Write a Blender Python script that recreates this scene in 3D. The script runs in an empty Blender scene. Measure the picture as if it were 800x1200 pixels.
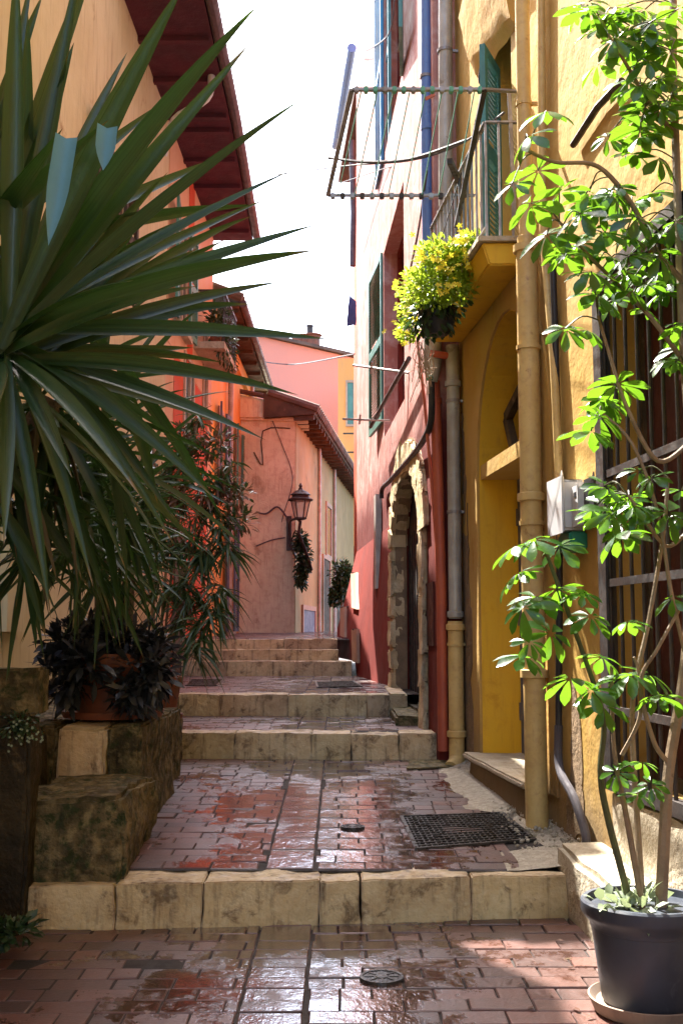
import bpy, bmesh, math, random
from mathutils import Vector, Matrix, noise
rnd = random.Random(7)
R = math.radians
C = bpy.context.scene.collection

# ------------------------------------------------------------ camera model
CAMZ = 1.3
TH = math.atan(140/1300)
FW = Vector((0, math.cos(TH), math.sin(TH))); UP = Vector((0, -math.sin(TH), math.cos(TH)))
EYE = Vector((0, 0, CAMZ))
def ray(px, py):
    return (FW*1300 + Vector((1,0,0))*(px-400) + UP*(600-py)).normalized()
def at(px, py, Y):
    d = ray(px, py); return EYE + d*(Y/d.y)
def ground(x, Y):
    s1 = 5.12 + 0.07*x
    if Y < s1: return 0.0
    if Y < 8.6: return 0.19 + (Y-s1)*0.151/3.6
    if Y < 10.43: return 0.523
    if Y < 14.8: return 0.714
    if Y < 15.2: return 0.905
    if Y < 15.6: return 1.053
    return 1.19 + min(Y-15.6, 8)*0.013
def ong(px, py, dz=0.0):
    d = ray(px, py); t = 2.0
    while t < 60:
        p = EYE + d*t
        if p.z < ground(p.x, p.y)+dz: return p
        t += 0.004
    return p
# wall lines: x = a + b*Y
YEL = (1.772, -0.102); RED = (1.18, -0.0534); LEF = (-2.38, 0.016)
def wx(L, Y): return L[0] + L[1]*Y
def onw(L, px, py, off=0.0):
    d = ray(px, py); a = L[0]+off
    t = a/(d.x - L[1]*d.y); return EYE + d*t
def wp(L, Y, z, off=0.0): return Vector((wx(L, Y)+off, Y, z))

# ------------------------------------------------------------ materials
MATS = {}
def nt(name):
    m = bpy.data.materials.new(name); m.use_nodes = True; t = m.node_tree
    for n in list(t.nodes): t.nodes.remove(n)
    out = t.nodes.new('ShaderNodeOutputMaterial'); b = t.nodes.new('ShaderNodeBsdfPrincipled')
    t.links.new(b.outputs[0], out.inputs[0]); return m, t, b, out
def rgba(c): return (c[0], c[1], c[2], 1)
def mixc(t, f, a, b):
    n = t.nodes.new('ShaderNodeMix'); n.data_type = 'RGBA'
    for s, v in ((n.inputs[0], f), (n.inputs[6], a), (n.inputs[7], b)):
        if hasattr(v, 'node') or isinstance(v, bpy.types.NodeSocket): t.links.new(v, s)
        else: s.default_value = v if isinstance(v, float) else rgba(v)
    return n.outputs[2]
def ramp(t, v, lo, hi, a=0.0, b=1.0):
    n = t.nodes.new('ShaderNodeMapRange'); n.interpolation_type = 'SMOOTHSTEP'
    t.links.new(v, n.inputs[0]); n.inputs[1].default_value = lo; n.inputs[2].default_value = hi
    n.inputs[3].default_value = a; n.inputs[4].default_value = b; return n.outputs[0]
def noi(t, co, scale, detail=5, rough=0.6, st=(1,1,1), dist=0.0):
    mp = t.nodes.new('ShaderNodeMapping'); mp.inputs['Scale'].default_value = st; t.links.new(co, mp.inputs[0])
    n = t.nodes.new('ShaderNodeTexNoise'); n.inputs['Scale'].default_value = scale; n.inputs['Detail'].default_value = detail
    n.inputs['Roughness'].default_value = rough; n.inputs['Distortion'].default_value = dist
    t.links.new(mp.outputs[0], n.inputs[0]); return n.outputs[0]
def math2(t, op, a, b):
    n = t.nodes.new('ShaderNodeMath'); n.operation = op
    for s, v in zip(n.inputs, (a, b)):
        if isinstance(v, bpy.types.NodeSocket): t.links.new(v, s)
        else: s.default_value = v
    return n.outputs[0]
def bumpn(t, h, strength, dist, nrm=None):
    n = t.nodes.new('ShaderNodeBump'); n.inputs['Strength'].default_value = strength; n.inputs['Distance'].default_value = dist
    t.links.new(h, n.inputs['Height'])
    if nrm: t.links.new(nrm, n.inputs['Normal'])
    return n.outputs[0]
def surf(name, a, b=None, c=None, scale=2.0, rough=(0.7, 0.9), bump=(30, 0.3, 0.01), streak=None, cthr=(0.58, 0.7),
         spec=0.4, metal=0.0, coarse=None, fine=None, island=0.0, coat=0.0, grime_shade=None):
    m, t, bs, out = nt(name)
    tc = t.nodes.new('ShaderNodeTexCoord'); co = tc.outputs['Object']
    b = b or tuple(x*0.75 for x in a)
    n1 = noi(t, co, scale, 6)
    col = mixc(t, ramp(t, n1, 0.35, 0.65), a, b)
    if c: col = mixc(t, ramp(t, noi(t, co, scale*1.9, 8, 0.7, dist=0.6), *cthr), col, c)
    if streak: col = mixc(t, ramp(t, noi(t, co, 6, 5, 0.65, (3, 3, 0.25)), 0.5, 0.75, 0, streak[1]), col, streak[0])
    if fine: col = mixc(t, ramp(t, noi(t, co, fine[1], 3), 0.45, 0.7, 0, fine[2]), col, fine[0])
    if grime_shade:
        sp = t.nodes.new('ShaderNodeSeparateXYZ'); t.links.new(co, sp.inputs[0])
        g = math2(t, 'ADD', sp.outputs[2], math2(t, 'MULTIPLY', noi(t, co, 3, 6, 0.7), grime_shade[3]))
        col = mixc(t, ramp(t, g, grime_shade[1], grime_shade[2], 1, 0), col, grime_shade[0])
    if island:
        g = t.nodes.new('ShaderNodeNewGeometry')
        hs = t.nodes.new('ShaderNodeHueSaturation')
        t.links.new(ramp(t, g.outputs['Random Per Island'], 0, 1, 1-island, 1+island), hs.inputs['Value'])
        g2 = math2(t, 'FRACT', math2(t, 'MULTIPLY', g.outputs['Random Per Island'], 37.7), 0)
        t.links.new(ramp(t, g2, 0, 1, 0.5-island*0.06, 0.5+island*0.06), hs.inputs['Hue'])
        t.links.new(col, hs.inputs['Color']); col = hs.outputs[0]
    t.links.new(col, bs.inputs['Base Color'])
    t.links.new(ramp(t, noi(t, co, scale*3, 4), 0.3, 0.7, *rough), bs.inputs['Roughness'])
    bs.inputs['Specular IOR Level'].default_value = spec; bs.inputs['Metallic'].default_value = metal
    bs.inputs['Coat Weight'].default_value = coat; bs.inputs['Coat Roughness'].default_value = 0.15
    nn = None
    if coarse: nn = bumpn(t, noi(t, co, coarse[0], 4), coarse[1], coarse[2])
    if bump: nn = bumpn(t, noi(t, co, bump[0], 5, 0.6), bump[1], bump[2], nn)
    if nn: t.links.new(nn, bs.inputs['Normal'])
    MATS[name] = m; return m
def leafmat(name, a, b, trans, tw=0.35, rough=0.35, vein=None, spec=0.5, scale=6, tipc=None):
    m, t, bs, out = nt(name)
    tc = t.nodes.new('ShaderNodeTexCoord'); g = t.nodes.new('ShaderNodeNewGeometry')
    col = mixc(t, g.outputs['Random Per Island'], a, b)
    col = mixc(t, ramp(t, noi(t, tc.outputs['Object'], scale, 4), 0.4, 0.7, 0, 0.5), col, tuple(x*0.6 for x in b))
    t.links.new(col, bs.inputs['Base Color']); bs.inputs['Roughness'].default_value = rough
    bs.inputs['Specular IOR Level'].default_value = spec
    if vein:
        uv = noi(t, tc.outputs['UV'], 1.0, 3, .6, (14, .6, 1)); col = mixc(t, ramp(t, uv, .4, .68, 0, .75), col, vein); t.links.new(col, bs.inputs['Base Color'])
        if tipc:
            sp = t.nodes.new('ShaderNodeSeparateXYZ'); t.links.new(tc.outputs['UV'], sp.inputs[0])
            col = mixc(t, ramp(t, math2(t, 'ADD', sp.outputs[1], math2(t, 'MULTIPLY', math2(t, 'SUBTRACT', g.outputs['Random Per Island'], .5), .06)), .93, .985), col, tipc); t.links.new(col, bs.inputs['Base Color'])
        t.links.new(ramp(t, uv, .3, .7, rough-.08, rough+.2), bs.inputs['Roughness'])
    tr = t.nodes.new('ShaderNodeBsdfTranslucent'); tr.inputs[0].default_value = rgba(trans)
    mx = t.nodes.new('ShaderNodeMixShader'); mx.inputs[0].default_value = tw
    t.links.new(bs.outputs[0], mx.inputs[1]); t.links.new(tr.outputs[0], mx.inputs[2]); t.links.new(mx.outputs[0], out.inputs[0])
    t.links.new(bumpn(t, noi(t, tc.outputs['Object'], 18, 3), 0.25, 0.01), bs.inputs['Normal'])
    MATS[name] = m; return m

YELLOW = surf('yellow_plaster', (0.45, 0.28, 0.07), (0.46, 0.3, 0.105), (0.4, 0.22, 0.05), 1.1, bump=(45, 0.25, 0.01), coarse=(4, 0.35, 0.05), streak=((0.42, 0.25, 0.09), 0.55), fine=((0.4, 0.24, 0.08), 14, 0.25), grime_shade=((0.2, 0.14, 0.08), 0.55, 1.35, 0.9), spec=0.12)
YDEEP = surf('deep_yellow_paint', (0.68, 0.42, 0.035), (0.62, 0.38, 0.045), (0.54, 0.31, 0.035), 1.6, bump=(50, 0.2, 0.008), coarse=(5, 0.3, 0.03), streak=((0.4, 0.22, 0.04), 0.4), spec=0.12)
REDP = surf('red_plaster', (0.46, 0.22, 0.19), (0.4, 0.15, 0.12), (0.56, 0.38, 0.34), 1.4, bump=(45, 0.25, 0.01), coarse=(5, 0.35, 0.04), streak=((0.6, 0.45, 0.42), 0.7), cthr=(0.45, 0.7), grime_shade=((0.13, 0.021, 0.017), 2.7, 3.5, 0.9), spec=0.12)  # sunlit paleness above and shaded crimson below are painted into this colour
REDDEEP = surf('deep_red_paint', (0.22, 0.033, 0.024), (0.17, 0.028, 0.023), None, 1.5, bump=(50, 0.2, 0.008), streak=((0.3, 0.05, 0.04), 0.4), spec=0.12)
CREAM = surf('cream_plaster', (0.62, 0.53, 0.33), (0.55, 0.46, 0.27), (0.4, 0.28, 0.16), 0.9, bump=(45, 0.25, 0.01), coarse=(3, 0.3, 0.05), streak=((0.36, 0.27, 0.17), 0.6), spec=0.12)
ORANGE = surf('orange_plaster', (0.7, 0.4, 0.11), (0.66, 0.36, 0.1), (0.55, 0.28, 0.1), 0.8, bump=(30, 0.2, 0.01), streak=((0.5, 0.25, 0.12), 0.5), spec=0.12)
ORANGEF = surf('far_orange_plaster', (0.75, 0.34, 0.09), (0.68, 0.32, 0.1), None, 0.8, bump=None, streak=((0.5, 0.25, 0.12), 0.4))
OCHRE = surf('ochre_plaster', (0.42, 0.31, 0.15), (0.34, 0.25, 0.12), (0.25, 0.18, 0.09), 0.9, bump=(30, 0.3, 0.02), streak=((0.2, 0.15, 0.08), 0.6), spec=0.12)
PEACH = surf('peach_plaster', (0.6, 0.38, 0.24), (0.55, 0.32, 0.19), None, 0.8, bump=(30, 0.2, 0.01), streak=((0.5, 0.25, 0.15), 0.5), spec=0.12)
SCARLET = surf('scarlet_plaster', (0.55, 0.085, 0.03), (0.48, 0.08, 0.04), None, 0.8, bump=(30, 0.2, 0.01), streak=((0.5, 0.12, 0.07), 0.5), spec=0.12)
BEIGE = surf('beige_plaster', (0.72, 0.69, 0.5), (0.62, 0.58, 0.4), (0.4, 0.34, 0.23), 1.1, bump=(30, 0.3, 0.02), coarse=(2, 0.3, 0.05), streak=((0.36, 0.24, 0.15), 0.6), fine=((0.4, 0.25, 0.15), 8, 0.35), spec=0.12)
PINK = surf('pink_plaster', (0.66, 0.27, 0.2), (0.62, 0.27, 0.21), None, 0.5, bump=(20, 0.2, 0.02), streak=((0.55, 0.25, 0.2), 0.3), spec=0.12)
STONE = surf('limestone', (0.54, 0.41, 0.23), (0.42, 0.3, 0.16), (0.17, 0.11, 0.055), 4.5, rough=(0.35, 0.8), bump=(40, 0.5, 0.012), coarse=(9, 0.5, 0.03), streak=((0.09, 0.055, 0.028), 0.95), fine=((0.58, 0.48, 0.3), 30, 0.4), cthr=(0.52, 0.66), island=0.17)
OLDSTONE = surf('mossy_stone', (0.14, 0.105, 0.05), (0.05, 0.04, 0.02), (0.03, 0.04, 0.014), 7, rough=(0.4, 0.9), bump=(35, 0.7, 0.02), coarse=(8, 0.7, 0.05), streak=((0.02, 0.017, 0.01), 0.9), fine=((0.34, 0.26, 0.13), 16, 0.5), cthr=(0.5, 0.6), spec=0.12)
DARKSTONE = surf('damp_dark_stone', (0.045, 0.034, 0.018), (0.02, 0.016, 0.01), (0.1, 0.07, 0.035), 3.0, rough=(0.35, 0.8), bump=(30, 0.7, 0.02), coarse=(7, 0.7, 0.05), streak=((0.12, 0.085, 0.04), 0.5), spec=0.12)
PALESTONE = surf('pale_rough_stone', (0.46, 0.4, 0.3), (0.36, 0.3, 0.21), (0.2, 0.16, 0.1), 4.0, bump=(40, 0.6, 0.015), coarse=(9, 0.6, 0.04), streak=((0.22, 0.17, 0.1), 0.5))
ARCHSTONE = surf('arch_stone', (0.62, 0.5, 0.32), (0.5, 0.38, 0.22), (0.32, 0.23, 0.13), 4.0, bump=(40, 0.6, 0.015), coarse=(9, 0.7, 0.05), fine=((0.25, 0.17, 0.09), 12, 0.3), island=0.12, spec=0.12)
GRAVEL = surf('pale_gravel', (0.52, 0.46, 0.35), (0.4, 0.34, 0.26), (0.16, 0.13, 0.1), 22, bump=(90, 0.9, 0.02), coarse=(30, 0.8, 0.03))
BEDDING = surf('damp_sand_bedding', (0.03, 0.02, 0.016), (0.018, 0.013, 0.011), None, 6, rough=(0.75, 0.95), bump=(60, 0.5, 0.01))
RENDER = surf('bare_brown_render', (0.26, 0.18, 0.11), (0.18, 0.13, 0.085), (0.34, 0.25, 0.15), 5, bump=(40, 0.7, 0.015), coarse=(9, 0.6, 0.03), spec=0.12)
TERRA = surf('terracotta', (0.25, 0.075, 0.035), (0.17, 0.055, 0.03), (0.2, 0.08, 0.05), 5, rough=(0.5, 0.8), bump=(50, 0.2, 0.005), streak=((0.3, 0.17, 0.1), 0.35))
SAUCER = surf('dusty_brown_plastic', (0.3, 0.22, 0.16), (0.22, 0.16, 0.12), None, 5, bump=(50, 0.2, 0.005), streak=((0.15, 0.1, 0.08), 0.5))
SLATEP = surf('grey_plastic', (0.045, 0.055, 0.075), (0.035, 0.04, 0.055), (0.075, 0.085, 0.1), 4, rough=(0.32, 0.55), bump=(25, 0.1, 0.004), streak=((0.07, 0.07, 0.075), 0.4), spec=0.5)
DOORW = surf('dark_door_wood', (0.03, 0.025, 0.022), (0.018, 0.016, 0.015), None, 4, rough=(0.5, 0.8), bump=(30, 0.3, 0.006))
SOIL = surf('soil', (0.05, 0.033, 0.02), (0.025, 0.018, 0.012), None, 20, bump=(60, 1, 0.03))
PIPEY = surf('yellow_painted_pipe', (0.62, 0.45, 0.18), (0.56, 0.38, 0.14), (0.36, 0.2, 0.08), 5, rough=(0.35, 0.6), bump=(30, 0.15, 0.005), fine=((0.4, 0.22, 0.1), 25, 0.35), streak=((0.45, 0.28, 0.1), 0.4))
PIPEG = surf('grey_zinc', (0.42, 0.41, 0.38), (0.3, 0.28, 0.25), (0.2, 0.17, 0.14), 4, rough=(0.3, 0.6), bump=(30, 0.15, 0.005), metal=0.15, streak=((0.15, 0.11, 0.08), 0.5))
PIPEB = surf('blue_painted_pipe', (0.1, 0.2, 0.45), (0.1, 0.17, 0.36), None, 3, rough=(0.25, 0.45), bump=(30, 0.1, 0.005))
PIPER = surf('red_pipe', (0.42, 0.09, 0.04), (0.34, 0.07, 0.04), None, 3, rough=(0.4, 0.6), bump=(30, 0.15, 0.005))
TEAL = surf('teal_paint', (0.06, 0.2, 0.21), (0.05, 0.15, 0.17), (0.12, 0.25, 0.25), 3, rough=(0.35, 0.6), bump=(40, 0.2, 0.005), streak=((0.12, 0.24, 0.25), 0.4))
GREENP = surf('green_shutter_paint', (0.08, 0.24, 0.19), (0.06, 0.18, 0.15), None, 3, rough=(0.35, 0.6), bump=(40, 0.2, 0.005), streak=((0.16, 0.3, 0.25), 0.4))
BLUEP = surf('blue_shutter_paint', (0.05, 0.24, 0.42), (0.05, 0.18, 0.33), None, 3, rough=(0.3, 0.5), bump=(40, 0.2, 0.005))
BLUEGREY = surf('blue_grey_wood', (0.13, 0.14, 0.2), (0.09, 0.1, 0.15), (0.18, 0.17, 0.19), 3, rough=(0.5, 0.8), bump=(30, 0.3, 0.008), streak=((0.07, 0.07, 0.1), 0.6))
IRON = surf('dark_iron', (0.035, 0.03, 0.03), (0.06, 0.045, 0.04), None, 8, rough=(0.4, 0.7), bump=(60, 0.3, 0.004), metal=0.3)
IRONL = surf('weathered_steel', (0.32, 0.3, 0.3), (0.2, 0.18, 0.17), None, 8, rough=(0.35, 0.6), bump=(60, 0.2, 0.003), metal=0.5)
GRATEM = surf('wet_cast_iron', (0.075, 0.07, 0.065), (0.04, 0.036, 0.034), None, 10, rough=(0.18, 0.5), bump=(70, 0.3, 0.004), metal=0.5)
WHITEM = surf('white_plastic', (0.6, 0.6, 0.6), (0.5, 0.5, 0.52), None, 4, rough=(0.35, 0.5), bump=(30, 0.05, 0.002))
GREENPL = surf('green_plastic', (0.01, 0.22, 0.13), (0.01, 0.17, 0.1), None, 4, rough=(0.35, 0.5), bump=None)
BLACKPL = surf('plain_black', (0.018, 0.018, 0.022), (0.03, 0.03, 0.035), None, 6, rough=(0.35, 0.6), bump=(40, 0.1, 0.003))
OLDWOOD = surf('old_brown_wood', (0.1, 0.07, 0.045), (0.06, 0.045, 0.033), (0.2, 0.13, 0.09), 3, rough=(0.6, 0.9), bump=(30, 0.4, 0.01), streak=((0.04, 0.03, 0.025), 0.6), spec=0.12)
PALEWOOD = surf('pale_board', (0.46, 0.32, 0.22), (0.38, 0.26, 0.18), None, 5, bump=(30, 0.3, 0.006), streak=((0.3, 0.2, 0.14), 0.4))
SOFFIT = surf('maroon_boards', (0.1, 0.028, 0.04), (0.07, 0.025, 0.035), (0.08, 0.025, 0.03), 2, rough=(0.6, 0.9), bump=(25, 0.4, 0.02), spec=0.12)
TILE = surf('clay_roof_tile', (0.15, 0.11, 0.085), (0.1, 0.075, 0.06), (0.12, 0.08, 0.06), 3, bump=(30, 0.5, 0.015), island=0.2, spec=0.12)
FASCIA = surf('brown_gutter', (0.1, 0.06, 0.07), (0.07, 0.045, 0.055), None, 3, rough=(0.4, 0.7), bump=(30, 0.2, 0.005))
BRICKRED = surf('dark_red_boards', (0.1, 0.032, 0.024), (0.06, 0.025, 0.02), None, 3, rough=(0.5, 0.8), bump=(30, 0.3, 0.008), streak=((0.06, 0.02, 0.015), 0.5), spec=0.12)
BARK = surf('pale_bark', (0.28, 0.2, 0.13), (0.2, 0.14, 0.09), (0.13, 0.09, 0.055), 12, rough=(0.5, 0.8), bump=(60, 0.5, 0.006))
GREENSTEM = surf('green_stem', (0.09, 0.1, 0.035), (0.06, 0.06, 0.03), None, 12, rough=(0.4, 0.7), bump=(60, 0.3, 0.004))
TRUNKM = surf('yucca_bark', (0.13, 0.1, 0.07), (0.08, 0.06, 0.04), None, 10, bump=(40, 0.9, 0.02))
ROPE = surf('green_line', (0.12, 0.4, 0.32), (0.12, 0.34, 0.28), None, 5, bump=None)
CABLE = surf('grey_cable', (0.1, 0.09, 0.1), (0.07, 0.06, 0.07), None, 5, bump=None)
CLOTHB = surf('blue_cloth', (0.04, 0.07, 0.2), (0.03, 0.05, 0.14), None, 5, bump=(30, 0.5, 0.01))
YUCCAL = leafmat('yucca_leaf', (0.006, 0.022, 0.009), (0.017, 0.048, 0.014), (0.06, 0.14, 0.02), 0.17, 0.34, spec=0.4, vein=(0.03, 0.07, 0.02), tipc=(0.16, 0.1, 0.04))
DEADL = leafmat('dead_leaf', (0.07, 0.06, 0.035), (0.12, 0.1, 0.06), (0.15, 0.12, 0.06), 0.15, 0.7, spec=0.2)
SCHEF = leafmat('glossy_compound_leaf', (0.01, 0.04, 0.01), (0.045, 0.12, 0.016), (0.2, 0.44, 0.02), 0.34, 0.26, spec=0.45)
PALML = leafmat('narrow_leaf', (0.02, 0.055, 0.02), (0.045, 0.08, 0.03), (0.1, 0.2, 0.04), 0.2, 0.4)
SUCC = leafmat('dark_purple_leaf', (0.014, 0.02, 0.024), (0.035, 0.035, 0.045), (0.03, 0.04, 0.04), 0.08, 0.45)
LIMEL = leafmat('lime_leaf', (0.12, 0.22, 0.02), (0.24, 0.32, 0.03), (0.5, 0.65, 0.05), 0.42, 0.5)
FLOWER = leafmat('yellow_petal', (0.75, 0.55, 0.01), (0.8, 0.68, 0.03), (0.85, 0.75, 0.05), 0.4, 0.6)
IVYL = leafmat('ivy_leaf', (0.015, 0.04, 0.015), (0.03, 0.06, 0.02), (0.06, 0.12, 0.03), 0.2, 0.4)
SILVERL = leafmat('silver_leaf', (0.2, 0.25, 0.16), (0.3, 0.36, 0.24), (0.35, 0.42, 0.2), 0.25, 0.55)
DRYL = leafmat('reddish_leaf', (0.1, 0.07, 0.03), (0.17, 0.06, 0.04), (0.25, 0.12, 0.06), 0.25, 0.5)

def glassmat():
    m, t, bs, out = nt('lamp_glass'); bs.inputs['Base Color'].default_value = (0.5, 0.5, 0.48, 1)
    bs.inputs['Roughness'].default_value = 0.15; bs.inputs['Alpha'].default_value = 0.45; return m
GLASS = glassmat()
def panemat():
    m, t, bs, out = nt('window_pane'); bs.inputs['Base Color'].default_value = (0.03, 0.035, 0.04, 1)
    bs.inputs['Roughness'].default_value = 0.12; bs.inputs['Specular IOR Level'].default_value = 0.7; return m
PANE = panemat()

def paver_mat():
    m, t, bs, out = nt('wet_red_pavers')
    tc = t.nodes.new('ShaderNodeTexCoord'); co = tc.outputs['Object']; g = t.nodes.new('ShaderNodeNewGeometry')
    ri = g.outputs['Random Per Island']
    col = mixc(t, ri, (0.05, 0.022, 0.018), (0.115, 0.044, 0.03))
    r2 = math2(t, 'FRACT', math2(t, 'MULTIPLY', ri, 53.1), 0)
    col = mixc(t, ramp(t, r2, 0.72, 1.0, 0, 0.7), col, (0.17, 0.075, 0.06))
    col = mixc(t, ramp(t, noi(t, co, 9, 7, 0.7), 0.45, 0.75, 0, 0.8), col, (0.075, 0.035, 0.026))
    col = mixc(t, ramp(t, noi(t, co, 60, 3), 0.55, 0.75, 0, 0.35), col, (0.25, 0.13, 0.1))
    # water film
    wet = noi(t, co, 1.9, 7, 0.66, (1.3, 1.0, 1), 0.3)
    sx = t.nodes.new('ShaderNodeSeparateXYZ'); t.links.new(co, sx.inputs[0])
    cen = math2(t, 'ABSOLUTE', math2(t, 'ADD', sx.outputs[0], 0.12), 0)
    cen = ramp(t, cen, 0.0, 0.95, 0.13, -0.1)
    w = ramp(t, math2(t, 'ADD', math2(t, 'ADD', wet, cen), math2(t, 'MULTIPLY', math2(t, 'SUBTRACT', noi(t, co, 14, 5, 0.7), 0.5), 0.34)), 0.4, 0.62)
    gs = t.nodes.new('ShaderNodeSeparateXYZ'); t.links.new(g.outputs['True Normal'], gs.inputs[0]); w = math2(t, 'MULTIPLY', w, ramp(t, gs.outputs[2], .93, .995))
    dry = ramp(t, w, 0, 1, 0.0, 0.62)
    col = mixc(t, dry, col, (0.032, 0.016, 0.013))
    t.links.new(col, bs.inputs['Base Color'])
    rr = ramp(t, w, 0, 1, 0.36, 0.08)
    t.links.new(rr, bs.inputs['Roughness']); bs.inputs['Specular IOR Level'].default_value = 0.75
    # coarse bricks surface + ripples of the film
    h = math2(t, 'MULTIPLY', noi(t, co, 55, 5, 0.7), ramp(t, w, 0, 1, 1, 0.15))
    nn = bumpn(t, noi(t, co, 7, 3, 0.6, (1.6, 1.0, 1)), 0.3, 0.006)
    nn = bumpn(t, h, 0.5, 0.006, nn)
    t.links.new(nn, bs.inputs['Normal'])
    bs.inputs['Coat Weight'].default_value = 0.0
    t.links.new(ramp(t, w, 0.2, 1, 0, 1), bs.inputs['Coat Weight']); bs.inputs['Coat Roughness'].default_value = 0.11; bs.inputs['Coat IOR'].default_value = 2.0
    t.links.new(bumpn(t, noi(t, co, 5, 4, 0.7, (2.2, 1.2, 1)), 0.55, 0.01), bs.inputs['Coat Normal'])
    return m
PAVER = paver_mat()

# ------------------------------------------------------------ object helpers
def tag(o, label=None, cat=None, group=None, kind=None):
    if label: o['label'] = label
    if cat: o['category'] = cat
    if group: o['group'] = group
    if kind: o['kind'] = kind
    return o
def thing(name, label, cat, loc, group=None):
    o = bpy.data.objects.new(name, None); o.empty_display_size = 0.1; C.objects.link(o); o.location = Vector(loc)
    return tag(o, label, cat, group)
def wloc(o):
    v = Vector((0, 0, 0))
    while o: v += o.location; o = o.parent
    return v
def obj(name, bm, mat, parent=None, loc=None, smooth=False):
    me = bpy.data.meshes.new(name)
    base = wloc(parent) if parent else Vector((0, 0, 0))
    own = Vector(loc) if loc is not None else base
    bmesh.ops.recalc_face_normals(bm, faces=bm.faces) if smooth != 'leaf' else None
    bmesh.ops.translate(bm, verts=bm.verts, vec=-own)
    bm.to_mesh(me); bm.free()
    if smooth:
        for p in me.polygons: p.use_smooth = True
        if smooth == 'auto': me.set_sharp_from_angle(angle=R(35))
    me.materials.append(mat)
    o = bpy.data.objects.new(name, me); C.objects.link(o)
    if parent: o.parent = parent
    o.location = own - base
    return o
def B(): return bmesh.new()
def box(bm, lo, hi, bev=0.0):
    lo = Vector(lo); hi = Vector(hi)
    r = bmesh.ops.create_cube(bm, size=1.0); vs = r['verts']
    for v in vs: v.co = Vector(((lo.x+hi.x)/2+v.co.x*(hi.x-lo.x), (lo.y+hi.y)/2+v.co.y*(hi.y-lo.y), (lo.z+hi.z)/2+v.co.z*(hi.z-lo.z)))
    if bev:
        es = list({e for v in vs for e in v.link_edges}); bmesh.ops.bevel(bm, geom=es, offset=bev, segments=2, affect='EDGES')
    return bm
def hexa(bm, b4, t4):
    vb = [bm.verts.new(p) for p in b4]; vt = [bm.verts.new(p) for p in t4]
    bm.faces.new(vb[::-1]); bm.faces.new(vt)
    for i in range(4): bm.faces.new((vb[i], vb[(i+1) % 4], vt[(i+1) % 4], vt[i]))
    return bm
def bar(bm, p, q, w, h=None, up=Vector((0, 0, 1))):
    p = Vector(p); q = Vector(q); h = h or w; d = (q-p).normalized()
    if abs(d.dot(up)) > 0.95: up = Vector((0, 1, 0))
    s = d.cross(up).normalized()*w/2; u = s.cross(d).normalized()*h/2
    hexa(bm, [p-s-u, p+s-u, p+s+u, p-s+u], [q-s-u, q+s-u, q+s+u, q-s+u]); return bm
def tube(bm, pts, r, seg=10, cap=True):
    pts = [Vector(p) for p in pts]; n = len(pts)
    rs = r if isinstance(r, (list, tuple)) else [r]*n
    rings = []; prev = None
    for i, p in enumerate(pts):
        d = (pts[min(i+1, n-1)]-pts[max(i-1, 0)]).normalized()
        if prev is None:
            a = Vector((0, 0, 1)) if abs(d.z) < 0.9 else Vector((1, 0, 0)); s = d.cross(a).normalized()
        else: s = (prev - d*prev.dot(d)).normalized()
        prev = s; u = d.cross(s)
        rings.append([bm.verts.new(p+(s*math.cos(k*2*math.pi/seg)+u*math.sin(k*2*math.pi/seg))*rs[i]) for k in range(seg)])
    for a, b in zip(rings, rings[1:]):
        for k in range(seg): bm.faces.new((a[k], a[(k+1) % seg], b[(k+1) % seg], b[k]))
    if cap: bm.faces.new(rings[0][::-1]); bm.faces.new(rings[-1])
    return bm
def smoothpath(pts, n=6):
    pts = [Vector(p) for p in pts]; P = [pts[0]]+pts+[pts[-1]]; out = []
    for i in range(1, len(P)-2):
        for k in range(n):
            t = k/n; a, b, c, d = P[i-1], P[i], P[i+1], P[i+2]
            out.append(0.5*((2*b)+(c-a)*t+(2*a-5*b+4*c-d)*t*t+(3*b-a-3*c+d)*t**3))
    out.append(pts[-1]); return out
def lathe(bm, c, prof, seg=40):
    c = Vector(c); rings = []
    for r, z in prof:
        rings.append([bm.verts.new(c+Vector((r*math.cos(2*math.pi*k/seg), r*math.sin(2*math.pi*k/seg), z))) for k in range(seg)])
    for a, b in zip(rings, rings[1:]):
        for k in range(seg): bm.faces.new((a[k], a[(k+1) % seg], b[(k+1) % seg], b[k]))
    bm.faces.new(rings[0][::-1]); bm.faces.new(rings[-1]); return bm
def plate(bm, outer, holes, fr, t):
    """polygon with holes in (u,v), at frame fr(u,v,n); thickness t going to n=-t"""
    loops = []
    es = []
    for lp in [outer]+holes:
        vs = [bm.verts.new(fr(u, v, 0)) for u, v in lp]; loops.append((lp, vs))
        for i in range(len(vs)): es.append(bm.edges.new((vs[i], vs[(i+1) % len(vs)])))
    r = bmesh.ops.triangle_fill(bm, use_beauty=True, use_dissolve=False, edges=es)
    faces = [f for f in r['geom'] if isinstance(f, bmesh.types.BMFace)]
    mp = {}
    for lp, vs in loops:
        for (u, v), a in zip(lp, vs): mp[a] = bm.verts.new(fr(u, v, -t))
    for f in faces: bm.faces.new([mp[v] for v in f.verts][::-1])
    for lp, vs in loops:
        for i in range(len(vs)):
            a, b = vs[i], vs[(i+1) % len(vs)]; bm.faces.new((a, b, mp[b], mp[a]))
    return bm
def wframe(L, side=-1):
    """wall face frame: u = Y, v = z, n = out of the wall (side -1: wall on the right, faces -x)"""
    return lambda u, v, n: Vector((wx(L, u)+side*n, u, v))
def rect(u0, u1, v0, v1): return [(u0, v0), (u1, v0), (u1, v1), (u0, v1)]
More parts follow.
